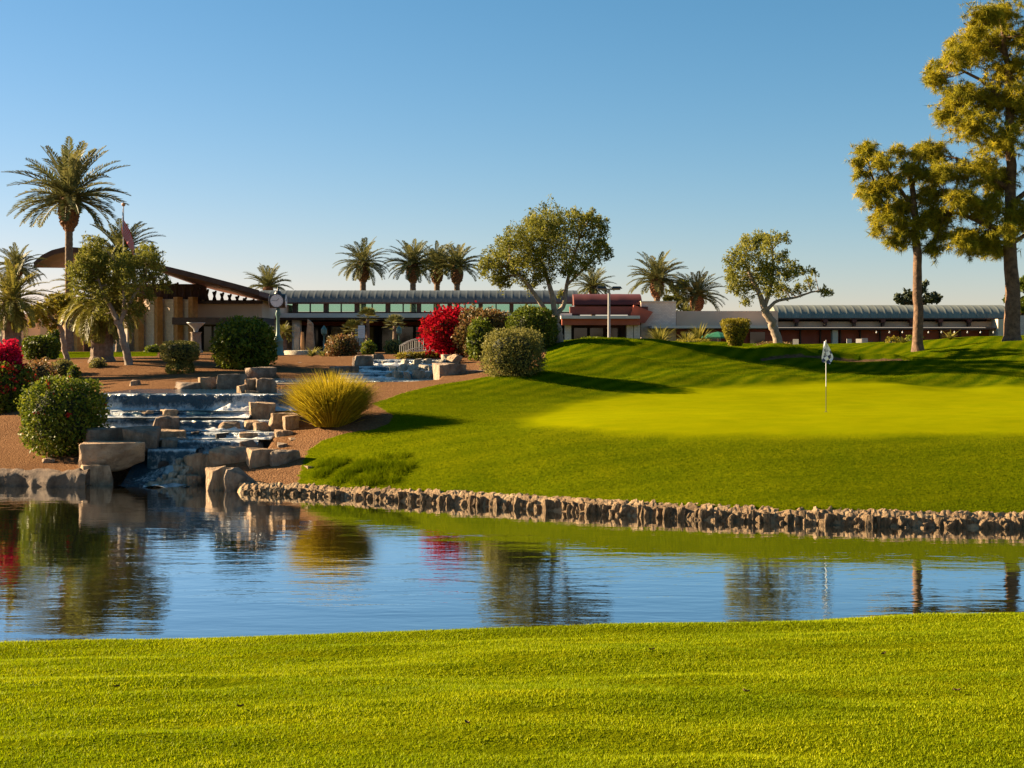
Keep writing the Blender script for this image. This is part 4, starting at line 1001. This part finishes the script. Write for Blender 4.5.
shrub('flower_bed', 'low yellow and orange flower border below the footbridge', 'flower bed', 398, 352, 446, 361, 63.5, 'yellow_shrub', 4, .10, .06, .9, ragged=.12, depth=.4)
spiky('sago_palm', 'small spiky palm in front of the pale brick block', 'plant', 660, 324, 348, 72, 1.2, n=110)
spiky('sago_palm', 'small spiky palm in front of the tan wall', 'plant', 699, 321, 348, 72, 1.2, n=110)
spiky('sago_palm', 'low spiky palm just left of the taller one before the tan wall', 'plant', 686, 330, 349, 71, .9, n=70)
spiky('yucca', 'spiky yucca on the right slope in front of the rust red wall', 'plant', 950, 334, 347, 67, .65, n=50)
spiky('yucca', 'spiky yucca beside the shorter pine trunk', 'plant', 903, 340, 352, 69, .5, n=40)

spiky('agave', 'pale agave at the left of the plaza bank, nearest the stone sculpture', 'plant', 312, 348, 357, 76, .8, 'sage', 40, w=.06)
spiky('agave', 'pale agave on the plaza bank under the green lantern post', 'plant', 323, 349, 358, 74, .8, 'sage', 40, w=.06)
shrub('bush', 'low green bush in the plaza at the foot of the slim fan palm', 'bush', 361, 341, 376, 356, 80, 'hedge', 2.2, .14, .08, .9, ragged=.15)
shrub('bush', 'grey green bush in the plaza left of the footbridge', 'bush', 384, 340, 402, 356, 82, 'sage', 2.2, .14, .07, .9, ragged=.15)
shrub('bush', 'small dark bush in front of the orange posts of the hall', 'bush', 144, 345, 160, 357, 84, 'hedge', 2.4, .14, .08, .9, ragged=.12)
shrub('bush', 'tall dark bush against the pale wall between the two left palms', 'bush', 46, 328, 60, 357, 80, 'hedge', 2.4, .15, .09, .9, ragged=.15)
# golden clump of tall grass
def tall_grass(px, py, D, H, r, n):
    x = X(px, D); g = G(x, D + .3); m = MB()
    a = NR.uniform(0, 2 * np.pi, n); q = NR.random(n) ** .6; bx = np.cos(a) * q * r * .52; by = np.sin(a) * q * r * .52
    L = H * NR.uniform(.7, 1.25, n); e = 1.53 - .50 * q + NR.normal(0, .20, n); dr = NR.uniform(.3, 1.5, n)
    s = np.linspace(0, 1, 6); ang = e[:, None] - dr[:, None] * s[None] ** 1.6; dl = L[:, None] / 5
    rr = np.concatenate([np.zeros((n, 1)), np.cumsum(np.cos(ang[:, :-1]) * dl, 1)], 1); zz = np.concatenate([np.zeros((n, 1)), np.cumsum(np.sin(ang[:, :-1]) * dl, 1)], 1)
    pts = np.stack([bx[:, None] + np.cos(a)[:, None] * rr, by[:, None] + np.sin(a)[:, None] * rr, zz - .03], -1)
    b = a + NR.normal(0, .8, n); sd = np.stack([-np.sin(b), np.cos(b), 0 * b], -1)[:, None]; w = .013 * np.array([.9, 1, .9, .7, .45, .03])[None, :, None]
    A = np.stack([(pts - sd * w)[:, :-1], (pts + sd * w)[:, :-1], (pts + sd * w)[:, 1:], (pts - sd * w)[:, 1:]], 2).reshape(-1, 4, 3)
    t = np.repeat(np.clip(NR.uniform(.1, .95, n), 0, 1), 5)
    m.polys(A, t); o = m.build('grass_clump', M['tuft']); o.location = (x, D + .3, g)
    return tag(o, 'golden clump of tall ornamental grass at the lawn corner beside the cascade', 'ornamental grass')
tall_grass(330, 432, 42.6, 1.46, .92, 7500)

# ------------------------------------------------------------------ clubhouse
def bx(m, px0, px1, py0, py1, D, depth, mi=0):
    """box whose front face fills the given outline at distance D"""
    m.box((X(px0, D), D, Z(py1, D)), (X(px1, D), D + depth, Z(py0, D)), mi=mi); return m
def part(name, mat, root, px0, px1, py0, py1, D, depth):
    return bx(MB(), px0, px1, py0, py1, D, depth).build(name, M[mat], root)

def vault(m, x0, x1, yf, zf, rise, span, pitch, amp=.07):
    n = int((x1 - x0) / pitch) * 10; xs = np.linspace(x0, x1, n); na = 14; V = []
    for x in xs:
        ph = ((x - x0) / pitch) % 1.0; k = 1 + amp * (max(0, math.cos((ph - .5) * 2 * math.pi)) ** 5)
        for j in range(na):
            a = math.radians(2 + 174 * j / (na - 1)); V.append((x, yf + span / 2 - math.cos(a) * span / 2 * k, zf + math.sin(a) * rise * k))
    m.grid(np.array(V), n, na)
    for x in (x0, x1):      # closed ends
        pts = [(x, yf + span / 2 - math.cos(math.radians(180 * j / 12)) * span / 2 * .98, zf + math.sin(math.radians(180 * j / 12)) * rise * .98) for j in range(13)]
        m.raw(pts, [tuple(range(13))])

# left hall with its sweeping eave
hall = thing('hall', 'left hall with a sweeping reddish eave over pale brick bays and orange posts', 'building', (X(150, 104), 104, 3.3))
hall.location = (0, 0, 0)
edge = [(34, 263), (42, 256), (52, 251), (66, 247.5), (85, 249), (110, 253.5), (135, 259), (160, 265.5), (185, 271.5), (210, 278), (235, 284.5), (259, 291)]
inner = [(34, 268), (42, 262.5), (52, 258.5), (66, 256), (85, 258.5), (110, 264), (135, 271), (160, 278.5), (185, 284.5), (210, 290), (235, 295.5), (259, 301)]
m = MB(); V = []
for (a, b), (c, d) in zip(edge, inner):
    f = P(a, b, 97); s = np.array((X(a, 97), 104., Z(d, 104))); bk = s + (s - f) * .55
    for q, up in ((f, 0), (f, -.32), (s, -.0), (bk, -.0), (bk, .4), (s, .42)): V.append(q + np.array((0, 0, up)))
m.grid(np.array(V), len(edge), 6, wrap=True); m.raw(V[:6], [(0, 1, 2, 3, 4, 5)]); m.raw(V[-6:], [(5, 4, 3, 2, 1, 0)])
m.build('roof', M['soffit'], hall)
m = MB(); V = []
for a, b in edge:
    f = P(a, b, 96.9)
    for dy, dz in ((-.06, -.30), (-.06, .06), (.12, .06), (.12, -.30)): V.append(f + np.array((0, dy, dz)))
m.grid(np.array(V), len(edge), 4, wrap=True); m.build('fascia', M['dark_wood'], hall)
part('wall', 'brick', hall, 108, 196, 299, 357, 104, 16)
for px in (122, 148.5, 168, 186):
    o = MB().box((-.62, -.05, -.2), (.62, .12, Z(299.5, 103.3) - 3.3)).build('panel', M['brick'], hall); o.location = (X(px, 103.4), 103.4, 3.3); o.rotation_euler = (0, 0, math.radians(-34))
part('wall', 'tan', hall, 196, 262, 300, 357, 104.5, 15.5)
part('wall', 'tan', hall, 40, 108, 312, 357, 105, 15)
m = bx(MB(), 84, 110, 300, 357, 104.6, .35); m.build('panel', M['dark_wood'], hall)
for px in (66, 78, 139, 158, 178, 193):
    o = MB().box((-.24, -.24, -.2), (.24, .24, Z(297, 103.2) - 3.3)).build('post', M['wood_orange'], hall); o.location = (X(px, 103.2), 103.2, 3.3); o.rotation_euler = (0, 0, math.radians(-38))
for k in range(30):
    px = 148 + k * 3.8; i = np.interp(px, [q[0] for q in inner], [q[1] for q in inner])
    a, b = P(px, 303, 104.3), P(px + (3.2 if k % 2 else -3.2), i + .6, 103.8)
    MB().tube([a, b], .085, 6).build('strut', M['dark_wood'], hall)
part('back_panel', 'dark_wood', hall, 110, 206, 284, 302, 106.2, .3)
m = MB(); bx(m, 150, 262, 301, 303.5, 103.8, .5); m.build('beam', M['dark_wood'], hall)
part('canopy', 'dark_wood', hall, 172, 262, 317.5, 324.5, 99, 5.4)
part('entrance', 'glass_dark', hall, 198, 262, 326, 356, 104.3, .15)
for px in (212, 226, 240): part('door_frame', 'darkmetal', hall, px - .6, px + .6, 326, 356, 104.1, .15)
part('wall', 'tan', hall, -120, 41, 314, 357, 108, 6)

# long middle wing with blue vault
wing = thing('clubhouse', 'long low clubhouse wing with a blue ribbed vault roof over green glass', 'building', (0, 0, 0))
m = MB(); vault(m, X(258, 116), X(578, 116), 115.6, Z(303, 116), 1.10, 4.6, .62, .012); m.build('roof', M['roof_blue'], wing, smooth=True); part('eave', 'dark_wood', wing, 258, 577.5, 302.3, 303.4, 115.55, .3)
part('sill', 'dark_wood', wing, 258, 576, 311.8, 314, 116.9, 3.2); part('head_rail', 'dark_wood', wing, 258, 576, 302.4, 304.0, 116.9, .3)
px = 264.
while px < 572:
    part('window', 'glass', wing, px + 1.6, min(px + 14.6, 574), 304.2, 311.6, 117.1, .06); part('window', 'glass', wing, px + 15.6, min(px + 28.6, 574), 304.2, 311.6, 117.1, .06)
    part('post', 'dark_wood', wing, px - 2.6, px + 1.6, 302, 313, 116.4, .9); part('mullion', 'dark_wood', wing, px + 14.5, px + 15.7, 303.8, 312, 116.95, .2); px += 31
part('fascia', 'fascia', wing, 252, 572, 313.2, 317.6, 110, 8)
part('soffit', 'dark_wood', wing, 253, 571, 317.9, 320.0, 110.3, 7.5)
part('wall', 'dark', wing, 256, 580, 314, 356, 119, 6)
part('band', 'rust_wall', wing, 300, 560, 320.3, 325.5, 117.0, .4)
for px in (296, 359, 446, 520): part('column', 'brick', wing, px - 4, px + 4, 319.5, 356, 111, .9)
for px in range(262, 560, 17): part('window', 'glass_dark', wing, px + 1, px + 15, 327, 352, 118.8, .1)

# red pavilion
pav = thing('pavilion', 'rust red pavilion with stacked curved roofs behind the lamp post', 'building', (0, 0, 0))
m = MB(); vault(m, X(574, 113), X(642, 113), 113, Z(305, 113), .95, 4.5, 2.4, .012); m.build('roof', M['rust'], pav, smooth=True)
part('upper_wall', 'dark_wood', pav, 576, 646, 305, 313, 114.2, 5)
part('parapet', 'rust', pav, 570, 648, 306.5, 314.5, 112.2, 1.2)
m = MB(); V = []
for dz0, D in ((0, 112.0),):
    a, b, c, d = P(634, 305, D), P(653, 312, D), P(645, 323, D), P(628, 323, D)
    m.raw([a, b, c, d] + [q + np.array((0, 3., 0)) for q in (a, b, c, d)], [(3, 2, 1, 0), (4, 5, 6, 7), (0, 1, 5, 4), (1, 2, 6, 5), (2, 3, 7, 6), (3, 0, 4, 7)])
m.build('end_wall', M['rust_wall'], pav)
part('canopy', 'fascia', pav, 561, 640, 315.6, 318.6, 108, 5)
part('soffit', 'rust_wall', pav, 562, 640, 319, 325, 108.4, 4.5)
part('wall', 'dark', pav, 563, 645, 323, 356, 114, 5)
for px in (568, 630, 637): part('column', 'brick', pav, px - 3.2, px + 3.2, 325.2, 356, 109, .8)
for px in (574, 590, 608): part('window', 'glass_dark', pav, px, px + 13, 328, 352, 113.8, .1)

# pale brick block and tan wall
blk = thing('brick_block', 'pale brick block standing between the red pavilion and the tan wall', 'building', (0, 0, 0))
part('wall', 'brick', blk, 641, 676, 302, 357, 112.6, 8); part('coping', 'cream', blk, 640.6, 676.4, 301, 302, 112.5, 8.2)
tanw = thing('tan_wing', 'plain tan walled wing with a shaded terrace, left of the right olive tree', 'building', (0, 0, 0))
part('wall', 'tan', tanw, 676.5, 778, 311, 326, 115, 8); part('fascia', 'fascia', tanw, 652, 778, 325.6, 328.2, 109, 5.9)
part('lower_wall', 'rust_wall', tanw, 676.5, 778, 327, 357, 116, 5)
for px in (684, 706, 728, 750): part('window', 'glass_dark', tanw, px, px + 15, 332, 352, 115.8, .15)

# right wing
rw = thing('clubhouse', 'right clubhouse wing with a grey green ribbed vault over a rust red wall', 'building', (0, 0, 0))
m = MB(); vault(m, X(773, 117), X(1005, 117), 115.8, Z(318.5, 116), 1.15, 4.6, .62, .014); m.build('roof', M['roof_green'], rw, smooth=True); part('eave', 'dark_wood', rw, 772.5, 1003, 318.0, 319.3, 115.7, .3)
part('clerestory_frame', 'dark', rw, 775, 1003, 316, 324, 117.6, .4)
px = 797.
while px < 1000:
    part('post', 'dark_wood', rw, px - 1.3, px + 1.3, 317, 326, 115.9, .8); part('capital', 'rust', rw, px - 2.2, px + 2.2, 319, 322.5, 115.7, 1.0); px += 28.8
part('band', 'tan', rw, 770, 1000, 321.6, 327.4, 116.4, .5)
part('trim', 'dark_wood', rw, 770, 1000, 327.8, 329.6, 115.2, 1.6)
part('wall', 'rust_wall', rw, 770, 1003, 328.6, 358, 117, 6)
for px in range(780, 1000, 20): part('pilaster', 'dark_wood', rw, px, px + 1.2, 330, 356, 116.7, .25)
for px in (846, 856, 866, 790): part('window', 'glass_dark', rw, px, px + 7, 341, 355, 116.8, .15)
part('column', 'cream', rw, 832.5, 838, 330, 357, 115.6, .6)
part('end_pier', 'cream', rw, 998, 1004.5, 319, 357, 114.8, 3)
wl = bx(MB(), 1012, 1080, 315.5, 356, 118, .8).build('brick_wall', M['brick']); tag(wl, 'pale brick wall at the right edge beside the thick pine trunk', 'wall')

# ------------------------------------------------------------------ street furniture
# flagstick on the green
fx, fy = X(826, 42), 42.0; g = G(fx, fy)
fs = thing('flagstick', 'white golf flagstick with a limp checked flag on the putting green', 'golf flag', (fx, fy, g))
MB().tube([(0, 0, .75), (0, 0, Z(340, 42) - g)], .011, 8).build('pole', M['white'], fs)
MB().tube([(0, 0, -.1), (0, 0, .75)], .010, 8).build('pole_base', M['darkmetal'], fs)
mb = MB(); ring = MB().lathe([(.054, .004), (.054, -.06), (.05, -.06)], n=20).build('hole', M['darkmetal'], fs)
def flag_cloth(H, W, nz, nu, seed):
    V = []
    for i in range(nz):
        z = -i / (nz - 1) * H; wz = W * (.25 + .75 * min(1, i / (nz - 1) * 1.6)) * (1 - .35 * max(0, i / (nz - 1) - .75) * 4)
        for j in range(nu):
            u = j / (nu - 1); V.append((.012 + u * wz - .25 * wz * (i / nz), .035 * math.sin(u * 9 + i * .5 + seed) * (.3 + u), z - u * .10 * H * (.5 + .5 * u)))
    return np.array(V)
def check_mat():
    t = NT('checked_flag'); ck = t.n('ShaderNodeTexChecker'); ck.inputs['Scale'].default_value = 9.0
    ck.inputs[1].default_value = (.80, .80, .80, 1); ck.inputs[2].default_value = (.05, .06, .12, 1)
    sep = t.n('ShaderNodeSeparateXYZ'); t.l(t.coord('Object', (1, 1, 1), (0, .5, 0)), sep.inputs[0]); cb = t.n('ShaderNodeCombineXYZ'); t.l(sep.outputs[0], cb.inputs[0]); t.l(sep.outputs[2], cb.inputs[1])
    t.l(cb.outputs[0], ck.inputs['Vector'])
    c = t.mix(t.mapr(t.noise(t.coord('Object'), 2.0, 2), .50, .56), ck.outputs[0], (.80, .80, .80))
    return t.done(t.principled(c, .8, .1))
M['check'] = check_mat()
m = MB(); m.grid(flag_cloth(.62, .34, 16, 14, 1.), 16, 14); fl = m.build('flag', M['check'], fs, smooth=True); fl.location = (-.08, 0, Z(341, 42) - g)

# national flag
D = 82; px = 123.5; gx_ = X(px, D); g = G(gx_, D); H = Z(206, D) - g
fp = thing('flagpole', 'tall flagpole with a drooping red, white and blue striped flag behind the bushy olive tree', 'flagpole', (gx_, D, g))
MB().tube([(0, 0, -.2), (0, 0, H)], [.05, .028], 10).build('pole', M['greymetal'], fp)
MB().lathe([(.01, -.12), (.09, -.07), (.12, 0), (.09, .07), (.01, .12)], (0, 0, H + .08), 12).build('finial', M['wood_orange'], fp)
def usa():
    t = NT('striped_flag'); tc = t.n('ShaderNodeTexCoord').outputs['UV']; sep = t.n('ShaderNodeSeparateXYZ'); t.l(tc, sep.inputs[0])
    u, v = sep.outputs[0], sep.outputs[1]
    st = t.math('MODULO', t.math('FLOOR', t.math('MULTIPLY', v, 13)), 2.0)
    c = t.mix(st, (.50, .004, .016), (.40, .37, .35))
    can = t.math('MULTIPLY', t.math('LESS_THAN', u, .42), t.math('GREATER_THAN', v, 6 / 13))
    vor = t.n('ShaderNodeTexVoronoi'); vor.inputs['Scale'].default_value = 22; vor.inputs['Randomness'].default_value = 0; t.l(tc, vor.inputs['Vector'])
    star = t.math('LESS_THAN', vor.outputs['Distance'], .26)
    c = t.mix(can, c, t.mix(star, (.02, .035, .13), (.75, .75, .75)))
    return t.done(t.principled(c, .8, .1))
M['usa'] = usa()
m = MB(); nz, nu = 30, 26; V = []; Ls, Hs = 2.5, 1.25
for i in range(nz):
    v = i / (nz - 1)
    for j in range(nu):
        u = j / (nu - 1); fold = .10 * math.sin(u * 13 + v * 1.5) * u ** .5
        V.append((-.04 + u * .50 - .16 * math.sin(u * 5), fold - .10 * u, -v * Hs - u ** 1.3 * (2.05 + .15 * math.sin(v * 4)) + (.25 * v * u)))
m.grid(np.array(V), nz, nu); fo_ = m.build('flag', M['usa'], fp, smooth=True); fo_.location = (0, 0, H - .12)
uv = fo_.data.uv_layers.new(name='UVMap'); idx = np.empty(len(fo_.data.loops), np.int32); fo_.data.loops.foreach_get('vertex_index', idx)
uvs = np.stack([(idx % nu) / (nu - 1), 1 - (idx // nu) / (nz - 1)], -1).astype(np.float32); uv.data.foreach_set('uv', uvs.ravel())

# street clock
D = 80; x = X(278, D); g = G(x, D); H = Z(301, D) - g
ck = thing('street_clock', 'green post clock with round white faces in front of the clubhouse porch', 'clock', (x, D, g))
m = MB(); m.lathe([(.36, -.05), (.36, .12), (.30, .16), (.27, .75), (.33, .82), (.20, .95), (.11, 1.2), (.09, H - .9), (.16, H - .75), (.10, H - .55), (.10, H - .3), (.001, H - .28)], n=18); m.build('post', M['verdigris'], ck, smooth=True)
m = MB()
def disc(m, r, y0, y1, n=28, c=(0, 0, 0), ax='y'):
    a = np.arange(n) * 2 * np.pi / n
    if ax == 'y': A = np.stack([c[0] + r * np.cos(a), np.full(n, c[1] + y0), c[2] + r * np.sin(a)], -1); Bq = A.copy(); Bq[:, 1] = c[1] + y1
    else: A = np.stack([np.full(n, c[0] + y0), c[1] + r * np.cos(a), c[2] + r * np.sin(a)], -1); Bq = A.copy(); Bq[:, 0] = c[0] + y1
    m.raw(np.concatenate([A, Bq]), [tuple(range(n)), tuple(range(2 * n - 1, n - 1, -1))] + [(i, i + n, (i + 1) % n + n, (i + 1) % n) for i in range(n)])
disc(m, .40, -.44, .44, c=(0, 0, H)); disc(m, .40, -.44, .44, c=(0, 0, H), ax='x'); m.lathe([(.22, .40), (.16, .52), (.06, .58), (.04, .72), (.001, .8)], (0, 0, H), 12)
m.build('case', M['darkmetal'], ck)
for k in range(4):
    m = MB(); disc(m, .35, -.012, .012)
    for h in range(12): m.box((-.008 + .30 * math.sin(h * math.pi / 6), -.020, .30 * math.cos(h * math.pi / 6) - .02), (.008 + .30 * math.sin(h * math.pi / 6), -.0125, .30 * math.cos(h * math.pi / 6) + .02), mi=1)
    m.tube([(0, -.022, 0), (.13, -.022, .13)], .012, 5, mi=1); m.tube([(0, -.022, 0), (-.26, -.022, .02)], .009, 5, mi=1)
    a = k * math.pi / 2; o = m.build('clock_face', [M['white'], M['darkmetal']], ck); o.rotation_euler = (0, 0, a); o.location = (.455 * math.sin(a), -.455 * math.cos(a), H)

# lamp post
D = 78; x = X(609, D); g = G(x, D); H = Z(289, D) - g
lp = thing('lamp_post', 'slim grey lamp post with twin flat heads in front of the red pavilion', 'lamp post', (x, D, g))
MB().tube([(0, 0, -.1), (0, 0, H)], [.085, .065], 10).build('pole', M['greymetal'], lp)
MB().box((-.62, -.03, H - .06), (.62, .03, H + .02)).build('arm', M['greymetal'], lp)
for sg in (-1, 1):
    m = MB(); m.raw([(sg * .12, -.22, H + .02), (sg * .72, -.22, H + .02), (sg * .72, .22, H + .02), (sg * .12, .22, H + .02), (sg * .2, -.15, H + .14), (sg * .62, -.15, H + .14), (sg * .62, .15, H + .14), (sg * .2, .15, H + .14)], [(3, 2, 1, 0), (4, 5, 6, 7), (0, 1, 5, 4), (1, 2, 6, 5), (2, 3, 7, 6), (3, 0, 4, 7)])
    m.build('lamp_head', M['darkmetal'], lp)

# urn on a pedestal, sculpture, lantern, signs, umbrella, bridge, chairs
D = 84; x = X(196, D); g = G(x, D)
ur = thing('pedestal_urn', 'dark stone pedestal with a wide urn by the hall entrance', 'urn', (x, D, g))
MB().lathe([(.42, -.05), (.42, .12), (.32, .18), (.30, 1.15), (.38, 1.22), (.001, 1.23)], n=14).build('pedestal', M['rock_grey'], ur, smooth=True)
MB().lathe([(.12, 1.22), (.16, 1.4), (.50, 1.72), (.56, 1.78), (.46, 1.76), (.1, 1.6)], n=18).build('bowl', M['greymetal'], ur, smooth=True)
D = 82; x = X(303, D); g = G(x, D)
sl = thing('stone_sculpture', 'group of tall pale stone slabs around an orange pillar right of the clock', 'sculpture', (x, D, g))
MB().raw([(-.55, 0, 0), (-.22, 0, 0), (-.25, 0, 1.6), (-.48, 0, 1.75), (-.55, .35, 0), (-.22, .35, 0), (-.25, .35, 1.6), (-.48, .35, 1.75)], [(3, 2, 1, 0), (4, 5, 6, 7), (0, 1, 5, 4), (1, 2, 6, 5), (2, 3, 7, 6), (3, 0, 4, 7)]).build('slab', M['rock_pale'], sl)
MB().raw([(.05, .3, 0), (.62, .3, 0), (.50, .3, 1.8), (.22, .3, 2.05), (.05, .7, 0), (.62, .7, 0), (.5, .7, 1.8), (.22, .7, 2.05)], [(3, 2, 1, 0), (4, 5, 6, 7), (0, 1, 5, 4), (1, 2, 6, 5), (2, 3, 7, 6), (3, 0, 4, 7)]).build('slab', M['rock'], sl)
MB().tube([(-.02, -.1, 0), (-.02, -.1, 1.3)], [.14, .09], 8).build('pillar', M['wood_orange'], sl)
MB().lathe([(1.1, -.1), (1.1, .22), (.95, .25), (.9, .12), (.01, .12)], n=18).build('basin', M['rock_pale'], sl, smooth=True)
def lantern(px, D, label):
    x = X(px, D); g = G(x, D); t = thing('lantern', label, 'lantern', (x, D, g), 'lantern posts on the plaza')
    MB().lathe([(.13, -.05), (.13, .15), (.06, .2), (.05, 1.05), (.12, 1.12)], n=10).build('post', M['verdigris'], t, smooth=True)
    MB().lathe([(.10, 1.12), (.17, 1.2), (.17, 1.45), (.05, 1.62), (.001, 1.7)], n=8).build('lamp', M['verdigris'], t)
lantern(324, 84, 'green lantern post left of the orange and green bush'); lantern(399, 88, 'green lantern post at the left end of the footbridge')
def banner(px, py0, py1, w, D, label):
    x = X(px, D); g = G(x, D); t = thing('banner_sign', label, 'sign', (x, D, g)); h0 = Z(py1, D) - g; h1 = Z(py0, D) - g
    MB().box((-w / 2, -.02, h0), (w / 2, .02, h1)).build('board', M['white'], t)
    m = MB()
    for k in range(6): zz = h1 - .12 - k * (h1 - h0 - .15) / 6; m.box((-w * .36, -.027, zz - .03), (w * .36 * R.uniform(.5, 1), -.0205, zz))
    m.build('lettering', M['fascia'], t)
    for sg in (-1, 1): MB().tube([(sg * w * .46, .05, -.1), (sg * w * .46, .05, h1)], .03, 6).build('leg', M['darkmetal'], t)
banner(361.5, 325.5, 338, .40, 86, 'white notice board between the fan palms')
D = 78; x = X(718, D); g = G(x, D); zt_ = Z(332, D) - g
um = thing('umbrella', 'green patio umbrella beside the vase shaped shrub', 'umbrella', (x, D, g))
MB().tube([(0, 0, -.1), (0, 0, zt_)], .03, 8).build('pole', M['white'], um)
MB().lathe([(.02, zt_ + .02), (.5, zt_ - .10), (1.0, zt_ - .27), (1.0, zt_ - .35), (.97, zt_ - .27), (.02, zt_ - .03)], n=8).build('canopy', M['umbrella'], um)
D = 70; g = Z(356, D)
br = thing('footbridge', 'small arched footbridge with white metal railings over the upper cascade', 'bridge', (X(422, D), D, g))
n = 13; xs = np.linspace(-1.1, 1.1, n); zz = .32 * (1 - (xs / 1.1) ** 2)
V = [];
for x_, z_ in zip(xs, zz): V += [(x_, -.0, z_ - .12), (x_, -.0, z_), (x_, 1.2, z_), (x_, 1.2, z_ - .12)]
MB().grid(np.array(V), n, 4, wrap=True).build('deck', M['fascia'], br)
for yy in (.03, 1.17):
    m = MB(); m.tube(np.stack([xs, 0 * xs + yy, zz * 1.15 + .50], -1), .022, 6); m.tube(np.stack([xs, 0 * xs + yy, zz + .10], -1), .015, 6)
    for x_, z_ in zip(xs, zz): m.tube([(x_, yy, z_), (x_, yy, z_ * 1.15 + .5)], .012, 5)
    m.build('railing', M['greymetal'], br)
MB().box((.50, -.25, -.1), (.95, -.02, .62)).build('pier', M['brick'], br)
ch = None
for px, D, lab in ((851, 96, 'white patio chair by the rust red wall, left of a pair'), (857.5, 96.5, 'white patio chair by the rust red wall, right of a pair'), (865.5, 94, 'white patio chair standing alone by the rust red wall'), (795, 97, 'white patio chair under the right wing near the olive trunk')):
    if ch is None:
        ch = thing('patio_chair', lab, 'chair', (0, 0, 0), 'white patio chairs')
        MB().box((-.22, -.22, .42), (.22, .22, .46)).build('seat', M['chair_paint'], ch); MB().box((-.20, .19, .46), (.20, .22, .92)).build('backrest', M['chair_paint'], ch)
        for a in (-.21, .21):
            for b in (-.21, .21): MB().tube([(a, b, 0), (a, b, .42)], .022, 6).build('leg', M['chair_paint'], ch)
        o = ch
    else: o = copy_tree(ch)
    o['label'] = lab; x = X(px, D); o.location = (x, D, G(x, D)); o.rotation_euler = (0, 0, R.uniform(-.8, .8))
# string lights along the right wing
m = MB(); D = 112
sg_ = thing('string_lights', 'string of small pale bulbs hung along the rust red wall', 'lights', (0, 0, 0))
pts = [P(870 + k * 3.25, 330 + 2.2 * math.sin((k % 8) / 8 * math.pi), D) for k in range(41)]
m.tube(pts, .012, 4); m.build('cable', M['darkmetal'], sg_)
b0 = None
for k in range(2, 41, 4):
    if b0 is None: b0 = MB().lathe([(.02, .04), (.035, 0), (.06, -.07), (.04, -.12), (.001, -.14)], n=8).build('bulb', M['white'], sg_, smooth=True); o = b0
    else: o = b0.copy(); C.objects.link(o); o.parent = sg_
    o.location = tuple(pts[k])

# ------------------------------------------------------------------ light, sky, camera
w = bpy.data.worlds.new('World'); sc.world = w; w.use_nodes = True; nt = w.node_tree; nt.nodes.clear()
sky = nt.nodes.new('ShaderNodeTexSky'); sky.sky_type = 'NISHITA'; sky.sun_disc = False; sky.sun_elevation = math.radians(SUN_EL); sky.sun_rotation = math.radians(SUN_AZ)
sky.air_density = 1.0; sky.dust_density = .1; sky.ozone_density = 3.0; sky.altitude = 0
bg = nt.nodes.new('ShaderNodeBackground'); bg.inputs['Strength'].default_value = .05
out = nt.nodes.new('ShaderNodeOutputWorld'); 
sp = nt.nodes.new('ShaderNodeSeparateColor'); cbn = nt.nodes.new('ShaderNodeCombineColor'); nt.links.new(sky.outputs[0], sp.inputs[0])
for i, (k, g) in enumerate(((.310, 1.45), (.597, .97), (.645, .98))):     # grade of the sky: deeper blue overhead, paler at the horizon
    pw = nt.nodes.new('ShaderNodeMath'); pw.operation = 'POWER'; pw.inputs[1].default_value = g; nt.links.new(sp.outputs[i], pw.inputs[0])
    ml = nt.nodes.new('ShaderNodeMath'); ml.operation = 'MULTIPLY'; ml.inputs[1].default_value = k; nt.links.new(pw.outputs[0], ml.inputs[0]); nt.links.new(ml.outputs[0], cbn.inputs[i])
nt.links.new(cbn.outputs[0], bg.inputs[0]); nt.links.new(bg.outputs[0], out.inputs[0])
sd = bpy.data.lights.new('sun', 'SUN'); sd.energy = 5.0; sd.angle = math.radians(.5); sd.color = (1.0, .77, .48)
so = bpy.data.objects.new('sun', sd); C.objects.link(so)
el, az = math.radians(SUN_EL), math.radians(SUN_AZ)
to = Vector((math.sin(az) * math.cos(el), math.cos(az) * math.cos(el), math.sin(el)))
so.rotation_euler = (-to).to_track_quat('-Z', 'Y').to_euler()
cam = bpy.data.cameras.new('camera'); co = bpy.data.objects.new('camera', cam); C.objects.link(co)
co.location = (0, 0, EYE); co.rotation_euler = (math.radians(90), 0, 0)
cam.sensor_fit = 'HORIZONTAL'; cam.sensor_width = 36; cam.lens = 36 * F / 1024; cam.shift_y = -(384 - HY) / 1024; cam.clip_start = .1; cam.clip_end = 8000
sc.camera = co
sc.view_settings.view_transform = 'Standard'; sc.view_settings.look = 'None'; sc.view_settings.gamma = 1; sc.view_settings.use_curve_mapping = False
sc.view_settings.exposure = 2.1
sc.render.engine = 'CYCLES'
sc.cycles.max_bounces = 6; sc.cycles.transmission_bounces = 4; sc.cycles.transparent_max_bounces = 4; sc.cycles.use_denoising = True
